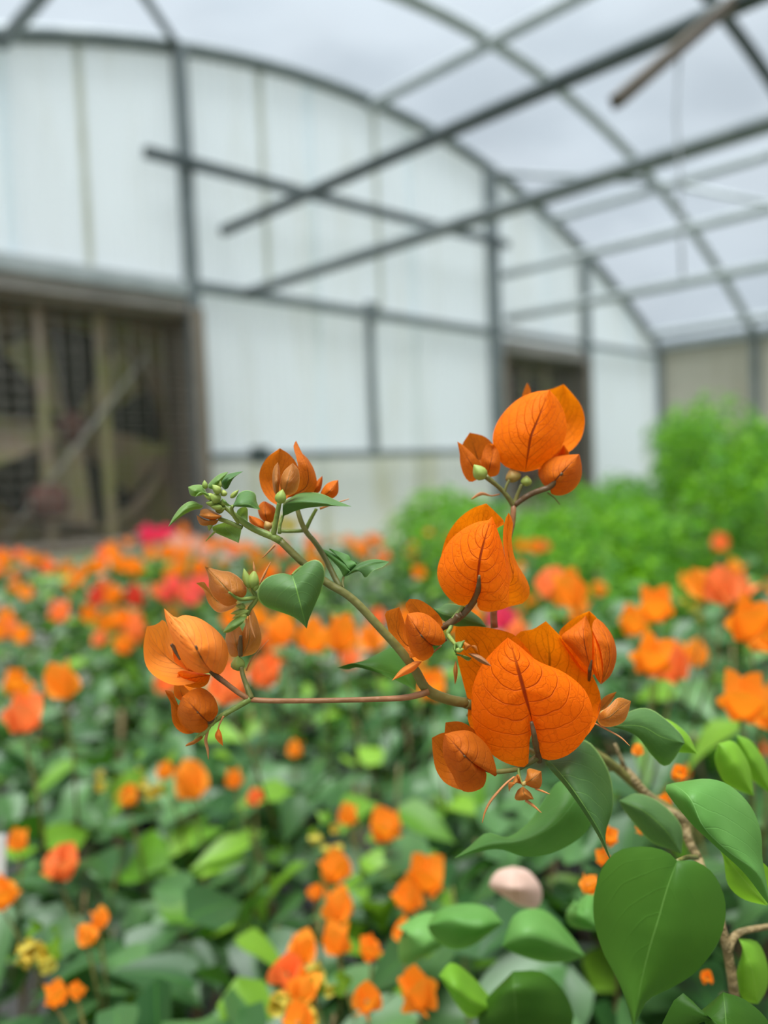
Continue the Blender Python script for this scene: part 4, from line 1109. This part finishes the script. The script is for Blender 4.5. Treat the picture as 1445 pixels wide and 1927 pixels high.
def flower_mats(seed, open_=0.55):
    r = random.Random(seed)
    a0 = r.uniform(0, 6.28)
    out = []
    for k in range(3):
        a = a0 + k * 2.094 + r.uniform(-0.2, 0.2)
        o = open_ + r.uniform(-0.12, 0.18)
        d = Vector((math.cos(a) * math.sin(o), math.sin(a) * math.sin(o), math.cos(o)))
        up = Vector((-math.cos(a) * math.cos(o), -math.sin(a) * math.cos(o), math.sin(o)))
        out.append(orient(Vector((math.cos(a) * 0.05, math.sin(a) * 0.05, 0)), d, up, 1.0))
    return out


BRACT = {mk: mesh('bract', *(lambda q: (q[0], q[1]))(bract_unit(0)), M[mk], True, bract_unit(0)[2]) for mk in ('f_bract', 'f_coral', 'f_pink', 'f_cream')}
CALYX = mesh('calyx', *tube_data([Vector((0, 0, -0.25)), Vector((0, 0, 0)), Vector((0, 0, 0.2)), Vector((0, 0, 0.5))], [0.03, 0.04, 0.06, 0.05], 6), M['stem_olive'])
FLOWER = {}
for mk in ('f_bract', 'f_coral', 'f_pink', 'f_cream', 'f_yellow', 'f_rose', 'f_red'):
    FLOWER[mk] = []
    for k in range(3):
        vs, fs, uv = [], [], []
        bv, bf, bu = bract_unit(k)
        for m_ in flower_mats(k * 5 + 1):
            o_ = len(vs)
            vs += [m_ @ v for v in bv]
            fs += [tuple(i + o_ for i in f) for f in bf]
            uv += bu
        FLOWER[mk].append(mesh('flower', vs, fs, M[mk], True, uv))


def near_flower(parent, p, size, mk, r):
    """flower of three separate bracts on a small green tube"""
    lean = Vector((r.uniform(-0.6, 0.6), r.uniform(-0.7, 0.3), 1)).normalized()
    mw = orient(p - lean * size * 0.45, Vector((r.uniform(-1, 1), r.uniform(-1, 1), 0.1)).cross(lean).normalized(), lean, size)
    f = link('flower', CALYX, parent, mw)
    for m_ in flower_mats(r.randrange(9999), 0.5):
        link('bract', BRACT[mk], f, mw @ m_)
    return f


def pot_mesh(r0, r1, h):
    prof = [(r0 * 0.9, 0.0), (r0, 0.0), (r1, h * 0.9), (r1 * 1.06, h * 0.9), (r1 * 1.06, h), (r1 * 0.97, h), (r1 * 0.95, h * 0.92)]
    vs, fs = [], []
    N = 14
    for r, z in prof:
        for i in range(N):
            a = 2 * math.pi * i / N
            vs.append(Vector((r * math.cos(a), r * math.sin(a), z)))
    for k in range(len(prof) - 1):
        for i in range(N):
            j = (i + 1) % N
            fs.append((k * N + i, k * N + j, (k + 1) * N + j, (k + 1) * N + i))
    fs.append(tuple(range(N - 1, -1, -1)))
    top = len(vs)
    for i in range(N):
        a = 2 * math.pi * i / N
        vs.append(Vector((r1 * 0.95 * math.cos(a), r1 * 0.95 * math.sin(a), h * 0.92)))
    fs.append(tuple(top + i for i in range(N)))
    me = mesh('pot', vs, fs, M['pot'])
    me.materials.append(M['soil'])
    me.polygons[len(fs) - 1].material_index = 1
    return me


POT = pot_mesh(0.095, 0.125, 0.27)
FLOORZ = 0.012


def arc(a, b, lift, n=7):
    return [a.lerp(b, i / n) + Vector((0, 0, lift * math.sin(math.pi * i / n))) for i in range(n + 1)]


def near_plant(x, y, top, n, label, seed, R=0.22, lime=0.12, size=(0.055, 0.085), group='bougainvillea plants close to the viewer'):
    r = random.Random(seed)
    T = tag(empty('bougainvillea_plant', Vector((x, y, FLOORZ))), label, 'plant', group)
    link('pot', POT, T, Matrix.Translation((x, y, FLOORZ)))
    tips = []
    for k in range(11):
        a = r.uniform(0, 6.28)
        q = R * math.sqrt(r.random()) * 0.95
        e = Vector((x + q * math.cos(a), y + q * math.sin(a), top - 0.10 * (q / R) ** 2 - r.uniform(0.0, 0.06)))
        tips.append(e)
        link('stem', mesh('stem', *tube_data(arc(Vector((x + 0.03 * math.cos(a), y + 0.03 * math.sin(a), 0.255)), e, 0.04), [0.004, 0.0036, 0.0032, 0.0028, 0.0024, 0.002, 0.0017, 0.0014], 6),
                          M['wood_stem' if k % 3 else 'stem_olive']), T)
    cnt = 0
    while cnt < n:
        a = r.uniform(0, 6.28)
        q = R * math.sqrt(r.random())
        dep = r.random() ** 1.4 * 0.26
        p = Vector((x + q * math.cos(a), y + q * math.sin(a), top - 0.10 * (q / R) ** 2 - dep))
        cx, cy, cd = to_px(p)
        if cd < 0.44: 
            cnt += 1
            continue
        az = a + r.uniform(-1.3, 1.3)
        tilt = r.uniform(-0.75, 0.35)
        d = Vector((math.cos(az) * math.cos(tilt), math.sin(az) * math.cos(tilt), math.sin(tilt)))
        up = Vector((r.uniform(-0.5, 0.5) + 0.35 * math.cos(a), r.uniform(-0.65, 0.25), 1.0))
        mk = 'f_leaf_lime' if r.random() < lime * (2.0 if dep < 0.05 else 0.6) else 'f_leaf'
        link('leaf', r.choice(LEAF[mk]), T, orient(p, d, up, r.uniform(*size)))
        cnt += 1
    return T, tips


def top_at(x, y):
    k = min(1.0, max(0.0, (x / max(y, 0.3) - 0.12) / 0.25))
    return 0.915 + 0.15 * k * k * (3 - 2 * k)


near_spec = [
    (-0.17, 0.63, 'potted bougainvillea filling the lower left corner, broad dark leaves and loose orange blooms'),
    (0.13, 0.66, 'potted bougainvillea at the bottom centre with a column of orange blooms among leaves'),
    (0.44, 0.74, 'potted bougainvillea behind the large round leaf in the lower right corner'),
    (-0.44, 0.80, 'potted bougainvillea cut by the left picture edge, one round orange bloom at the edge'),
    (-0.06, 0.98, 'potted bougainvillea below the brown side branch, lime shoots and small orange blooms'),
    (0.25, 1.02, 'potted bougainvillea whose dark leaves show right under the large orange flower'),
    (0.55, 1.12, 'potted bougainvillea with large orange blooms against the right picture edge'),
    (-0.36, 1.14, 'potted bougainvillea left of centre with yellowish bud sprays over dark leaves'),
    (-0.68, 1.22, 'potted bougainvillea at the left edge with a drooping coral bloom over dark leaves'),
    (0.08, 1.36, 'potted bougainvillea seen through the fork of the branch, pale leaves on top'),
    (0.41, 1.40, 'potted bougainvillea right of the large flower with two broad orange bloom clusters'),
    (0.76, 1.46, 'potted bougainvillea at the right edge below the bright green bushes'),
]
NEAR = []
for i, (x, y, lb) in enumerate(near_spec):
    tp = top_at(x, y)
    n = 185 if y < 0.9 else (165 if y < 1.2 else 140)
    T, tips = near_plant(x, y, tp, n, lb, 100 + i, lime=0.06 if i != 4 else 0.22)
    NEAR.append((x, y, T))


def nearest(p):
    return min(NEAR, key=lambda q: (q[0] - p.x) ** 2 + (q[1] - p.y) ** 2)[2]


# blooms seen in the photograph: x, y, radius in pixels, kind
blooms = [(35, 1582, 22, 'f_bract'), (112, 1625, 38, 'f_coral'), (6, 1680, 34, 'f_bract'), (186, 1730, 21, 'f_bract'), (164, 1760, 22, 'f_bract'), (105, 1872, 26, 'f_bract'),
          (146, 1864, 18, 'f_bract'), (655, 1535, 22, 'f_bract'), (728, 1555, 36, 'f_bract'), (632, 1635, 34, 'f_bract'), (634, 1705, 36, 'f_bract'), (635, 1768, 34, 'f_bract'),
          (592, 1682, 18, 'f_bract'), (800, 1650, 44, 'f_bract'), (768, 1690, 34, 'f_bract'), (698, 1785, 26, 'f_bract'), (566, 1788, 34, 'f_bract'), (540, 1835, 42, 'f_coral'),
          (570, 1860, 36, 'f_bract'), (785, 1868, 48, 'f_bract'), (690, 1885, 34, 'f_bract'), (760, 1755, 24, 'f_bract'), (560, 1925, 34, 'f_bract'), (358, 1470, 40, 'f_bract'),
          (310, 1452, 18, 'f_bract'), (440, 1466, 20, 'f_bract'), (480, 1502, 20, 'f_coral'), (240, 1500, 22, 'f_bract'), (555, 1410, 18, 'f_bract'),
          (1412, 1172, 50, 'f_bract'), (1440, 1190, 46, 'f_bract'), (1400, 1315, 54, 'f_bract'), (1440, 1330, 50, 'f_bract'), (1225, 1235, 46, 'f_bract'), (1262, 1250, 42, 'f_coral'), (1305, 1230, 30, 'f_bract'),
          (1232, 1140, 40, 'f_bract'), (1195, 1170, 34, 'f_bract'), (1070, 1112, 40, 'f_bract'), (1040, 1100, 36, 'f_coral'), (1280, 1455, 22, 'f_bract'), (1438, 1420, 30, 'f_coral'),
          (1210, 1290, 24, 'f_bract'), (118, 1282, 40, 'f_bract'), (42, 1345, 42, 'f_coral'), (30, 1285, 28, 'f_bract'), (640, 1195, 40, 'f_bract'), (590, 1200, 36, 'f_bract'),
          (530, 1185, 34, 'f_bract'), (500, 1265, 36, 'f_coral'), (430, 1290, 44, 'f_coral'), (810, 1290, 34, 'f_bract'), (700, 1200, 30, 'f_bract'), (940, 1160, 32, 'f_pink'),
          (970, 1190, 26, 'f_coral'), (1360, 1105, 40, 'f_coral'), (1325, 1100, 34, 'f_bract'), (1395, 1110, 30, 'f_coral')]
rb = random.Random(5)
for x, y, rad, mk in blooms:
    d = max(0.52, min(1.75, 0.0215 * FPX / rad))
    zt = (y - 880 + 0.04 * (x - 722)) / FPX * d
    if y > 1400:                                   # these sit on the leaves of the low front plants
        d = max(0.5, min(1.05, 0.36 / ((y - 880 + 0.04 * (x - 722)) / FPX)))
    size = rad * d / FPX * 1.85
    p = px(x, y, d)
    par = nearest(p)
    f = near_flower(par, p, size, mk, rb)
    q0 = p - Vector((0, 0, size * 0.6))
    q1 = Vector((p.x + rb.uniform(-0.03, 0.03), p.y + rb.uniform(0.0, 0.05), p.z - 0.16))
    link('flower_stalk', mesh('flower_stalk', *tube_data([q1, q1.lerp(q0, 0.6) + Vector((0.004, 0, 0)), q0], [0.0016, 0.0013, 0.001], 5), M['stem_olive']), par)

# small blooms on the focused plant's own twigs
for q, r_ in (((1040, 255), 44), ((975, 385), 34), ((870, 505), 38), ((1165, 1190), 34), ((720, 545), 48), ((690, 640), 40), ((625, 765), 48), ((850, 150), 30)):
    x, y = zpt(RB, q)
    near_flower(HERO, px(x, y, 0.40), r_ / RB[2] * 0.40 / FPX * 1.9, 'f_bract', rb)
# yellow-green bud sprays
for x, y, n in ((235, 1480, 16), (85, 1790, 14), (605, 1565, 8), (560, 1880, 12), (290, 1465, 8), (1290, 1130, 16), (1260, 1470, 6), (610, 1850, 8)):
    for k in range(n):
        xx, yy = x + rb.gauss(0, 26), y + rb.gauss(0, 18)
        d = max(0.5, min(1.1, 0.37 / ((yy - 880) / FPX)))
        p = px(xx, yy, d)
        a = Vector((rb.uniform(-1, 1), rb.uniform(-1, 0.3), 0.9))
        link('bud', FLOWER['f_yellow'][k % 3] if k % 2 else rb.choice(LEAF['f_leaf_lime']), nearest(p), orient(p, a, Vector((0.1, -1, 0.6)), rb.uniform(0.009, 0.017)))
# a faded bract lying among the leaves of the bottom plant
blade(NEAR[1][2], 'faded_bract', 'faded', RB, [(210, 800), (170, 770), (205, 705)], [(300, 860), (290, 790), (280, 680)], [(390, 870), (412, 790), (355, 705)], [210, 196, 205], [215, 215], [215, 215], nu=14, nv=5, N=4)
# pale broad leaves right of the bottom centre
for mat, l, m, r_, d1 in (('leaf_sheen', [(100, 1040), (0, 1060), (-90, 1000)], [(235, 940), (120, 960), (0, 930), (-110, 950)], [(170, 870), (60, 850), (-60, 880)], 150),
                          ('leaf_sheen', [(300, 1085), (420, 1120), (540, 1115)], [(230, 1045), (350, 1000), (480, 1040), (610, 1090)], [(290, 900), (420, 880), (540, 990)], 130),
                          ('leaf_lime', [(60, 1360), (140, 1365)], [(-60, 1180), (40, 1260), (130, 1320), (240, 1335)], [(0, 1120), (90, 1180), (170, 1270)], 120),
                          ('leaf_dark', [(150, 1300), (130, 1420)], [(280, 1160), (290, 1300), (300, 1460)], [(420, 1165), (530, 1280), (540, 1420)], 110),
                          ('leaf_sheen', [(560, 960), (520, 900), (570, 830)], [(700, 980), (620, 920), (560, 860)], [(690, 860), (640, 790)], 150),
                          ('leaf_sheen', [(-220, 1130), (-240, 1010), (-180, 920)], [(-60, 1060), (-120, 1040), (-250, 960)], [(0, 1000), (-60, 900), (-150, 900)], 200)):
    blade(NEAR[1][2] if m[0][0] < 500 else HERO, 'leaf', mat, RB, l, m, r_, [d1, d1 - 14, d1 - 12, d1], [d1, d1 + 12, d1 + 8], [d1, d1 + 12, d1 + 8], nu=16, nv=5, N=6, pucker=0.1)
tagp = px(2, 1592, 0.72)
vt, ft = box_data(tagp - Vector((0.004, 0, 0.012)), Vector((0.006, 0.002, 0)), Vector((-0.0002, 0.0006, 0)), Vector((0.002, 0, 0.022)))
tag(link('plant_tag', mesh('plant_tag', vt, ft, M['tag'], False)), 'small white plastic plant tag at the left picture edge', 'tag')
link('pot', POT, HERO, Matrix.Translation((hp.x, hp.y, FLOORZ)))


# ---- rows further back: foliage of each plant as one mass, each bloom an object
def foliage_mesh(name, n, R, H, size, mats, seed, dome=0.10, alt=0.2):
    r = random.Random(seed)
    vs, fs, uv, tone, mi = [], [], [], [], []
    sh = [leaf_shape(3, 1, 0.38, 0.3, 0.2, 0.2 * (k - 1), k) for k in range(3)]
    for k in range(n):
        a = r.uniform(0, 6.28)
        q = R * math.sqrt(r.random())
        dep = r.random() ** 1.3 * H
        p = Vector((q * math.cos(a), q * math.sin(a), -dome * (q / R) ** 2 - dep))
        az = a + r.uniform(-1.4, 1.4)
        ti = r.uniform(-0.8, 0.5)
        d = Vector((math.cos(az) * math.cos(ti), math.sin(az) * math.cos(ti), math.sin(ti)))
        m_ = orient(p, d, Vector((r.uniform(-0.7, 0.7), r.uniform(-0.7, 0.7), 1)), r.uniform(*size))
        v, f, u = sh[k % 3]
        o_ = len(vs)
        vs += [m_ @ w for w in v]
        fs += [tuple(i + o_ for i in g) for g in f]
        uv += u
        t = r.random()
        tone += [t] * len(v)
        mi += [1 if (len(mats) > 1 and r.random() < alt) else 0] * len(f)
    me = mesh(name, vs, fs, M[mats[0]], True, uv)
    for q in mats[1:]: me.materials.append(M[q])
    me.polygons.foreach_set('material_index', mi)
    at = me.attributes.new('tone', 'FLOAT', 'POINT')
    at.data.foreach_set('value', tone)
    return me


FOL = [foliage_mesh('foliage', 230, 0.22, 0.30, (0.045, 0.068), ('f_leaf', 'f_leaf_lime'), 40 + k) for k in range(5)]
BUSH = [foliage_mesh('foliage', 1000, 0.30, 0.50, (0.032, 0.058), ('f_bush', 'f_bush_dark'), 60 + k, 0.24, 0.4) for k in range(4)]
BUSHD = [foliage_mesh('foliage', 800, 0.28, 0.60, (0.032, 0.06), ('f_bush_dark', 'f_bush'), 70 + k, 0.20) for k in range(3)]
STEMS = mesh('stem', *tube_data([Vector((0, 0, 0.25)), Vector((0.015, 0.0, 0.5)), Vector((0.0, 0.02, 0.78))], [0.01, 0.008, 0.005], 6), M['wood_stem'])
rf = random.Random(21)


def far_plant(x, y, top, nfl, label, group, colors=('f_bract',), fsize=(0.036, 0.060), lime=False):
    T = tag(empty('bougainvillea_plant', Vector((x, y, FLOORZ))), label, 'plant', group)
    link('pot', POT, T, Matrix.Translation((x, y, FLOORZ)))
    link('stem', STEMS, T, Matrix.Translation((x, y, 0)) @ Matrix.Rotation(rf.uniform(0, 6), 4, 'Z'))
    fo = link('foliage', rf.choice(FOL), T, Matrix.Translation((x, y, top)) @ Matrix.Rotation(rf.uniform(0, 6.28), 4, 'Z'))
    fo['kind'] = 'stuff'
    for k in range(nfl):
        a = rf.uniform(0, 6.28)
        q = 0.21 * math.sqrt(rf.random())
        p = Vector((x + q * math.cos(a), y + q * math.sin(a), top - 0.08 * (q / 0.22) ** 2 + rf.uniform(-0.03, 0.05)))
        lean = Vector((rf.uniform(-0.6, 0.6), rf.uniform(-0.9, 0.3), 1))
        link('flower', rf.choice(FLOWER[rf.choice(colors)]), T, orient(p, Vector((rf.uniform(-1, 1), rf.uniform(-1, 1), 0)).cross(lean), lean, rf.uniform(*fsize)))
    return T


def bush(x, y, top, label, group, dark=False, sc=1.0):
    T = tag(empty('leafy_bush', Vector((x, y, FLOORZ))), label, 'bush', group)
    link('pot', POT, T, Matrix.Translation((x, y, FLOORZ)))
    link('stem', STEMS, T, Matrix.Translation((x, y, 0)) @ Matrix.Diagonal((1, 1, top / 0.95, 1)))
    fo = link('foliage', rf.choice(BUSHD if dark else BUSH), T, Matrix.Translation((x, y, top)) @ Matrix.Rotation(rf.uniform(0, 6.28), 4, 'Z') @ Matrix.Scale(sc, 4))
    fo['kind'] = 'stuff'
    return T


ORD = ['first', 'second', 'third', 'fourth', 'fifth', 'sixth', 'seventh', 'eighth', 'ninth', 'tenth', 'eleventh', 'twelfth', 'thirteenth', 'fourteenth', 'fifteenth',
       'sixteenth', 'seventeenth', 'eighteenth', 'nineteenth', 'twentieth']
d, row = 1.70, 0
while d < 7.6:
    x = -0.60 * d
    cb = cp = 0
    while x < 0.60 * d:
        isb = to_px((x, d, 1.0))[0] > 735 and d > 2.6
        xx, yy = x + rf.uniform(-0.05, 0.05), d + rf.uniform(-0.05, 0.05)
        x += 0.5 if isb else (0.38 if d < 4 else 0.5)
        q = Vector((xx, yy, 0)) - GO
        t, s = q.dot(GA), q.dot(GW)
        if t < 0.42 or s > SC + HALF - 0.4: continue
        cx, cy, cd = to_px((xx, yy, 1.0))
        if cx < -110 or cx > 1560: continue
        where = ORD[row] + ' blurred row beyond the near plants'
        if cx > 1230 and d > 2.2 or cx > 1060 and d > 2.6 or cx > 800 and d > 2.9:
            cb += 1
            lb = ORD[cb - 1] + ' green bush from the left in the ' + where
            if cx > 1230:
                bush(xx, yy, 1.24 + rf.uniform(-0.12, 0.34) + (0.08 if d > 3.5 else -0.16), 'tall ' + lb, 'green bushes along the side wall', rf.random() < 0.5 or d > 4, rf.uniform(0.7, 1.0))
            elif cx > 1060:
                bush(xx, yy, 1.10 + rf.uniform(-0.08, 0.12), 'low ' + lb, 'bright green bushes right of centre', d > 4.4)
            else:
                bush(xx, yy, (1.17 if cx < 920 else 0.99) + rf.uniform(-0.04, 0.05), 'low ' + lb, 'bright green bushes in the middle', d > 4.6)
            continue
        if 590 < cx < 800 and 2.0 < d < 3.0:
            continue                                # bare strip of floor between the beds
        cp += 1
        lb = 'orange bougainvillea, ' + ORD[cp - 1] + ' from the left in the ' + where
        if cx > 735:
            far_plant(xx, yy, 0.97 + rf.uniform(-0.03, 0.05), rf.randint(3, 6), lb, 'bougainvillea rows right of centre', ('f_bract', 'f_bract', 'f_coral'))
        elif cx > 430:
            far_plant(xx, yy, 0.93 + rf.uniform(-0.03, 0.03) + (0.03 if d > 2.6 else 0), rf.randint(5, 9) if d < 3.2 else 2, lb, 'bougainvillea rows before the wall sheets', ('f_bract', 'f_bract', 'f_coral'))
        else:
            far_plant(xx, yy, (0.93 if d < 2.3 else 0.99) + rf.uniform(-0.03, 0.03), rf.randint(6, 11) if d > 1.9 and cx > 30 else rf.randint(3, 6), lb,
                      'bougainvillea rows before the large fan', ('f_bract', 'f_bract', 'f_bract', 'f_coral'))
    d += 0.36 if d < 3.3 else 0.5
    row += 1
# single plants that stand out by their colour
for x, y, dd, mk, n, lb in ((292, 1030, 3.0, 'f_pink', 7, 'pink bougainvillea standing out at the back of the orange rows'),
                            (345, 1135, 2.1, 'f_rose', 6, 'coral pink bougainvillea in the orange rows above the lower left flower'),
                            (215, 1175, 2.0, 'f_red', 2, 'bougainvillea with one dark red bloom amid orange ones'),
                            (360, 1060, 2.75, 'f_cream', 6, 'cream bougainvillea beside the pink one in the orange rows'),
                            (520, 1010, 3.35, 'f_yellow', 7, 'yellowish bougainvillea low before the wall sheets')):
    p = px(x, y, dd)
    T = far_plant(p.x, p.y, p.z - 0.01, 0, lb, None)
    for k in range(n):
        link('flower', rf.choice(FLOWER[mk]), T, orient(p + Vector((rf.uniform(-0.07, 0.07), rf.uniform(-0.07, 0.07), rf.uniform(0.0, 0.06))), Vector((rf.uniform(-1, 1), 1, 0)), Vector((rf.uniform(-0.5, 0.5), -0.4, 1)), rf.uniform(0.045, 0.065)))
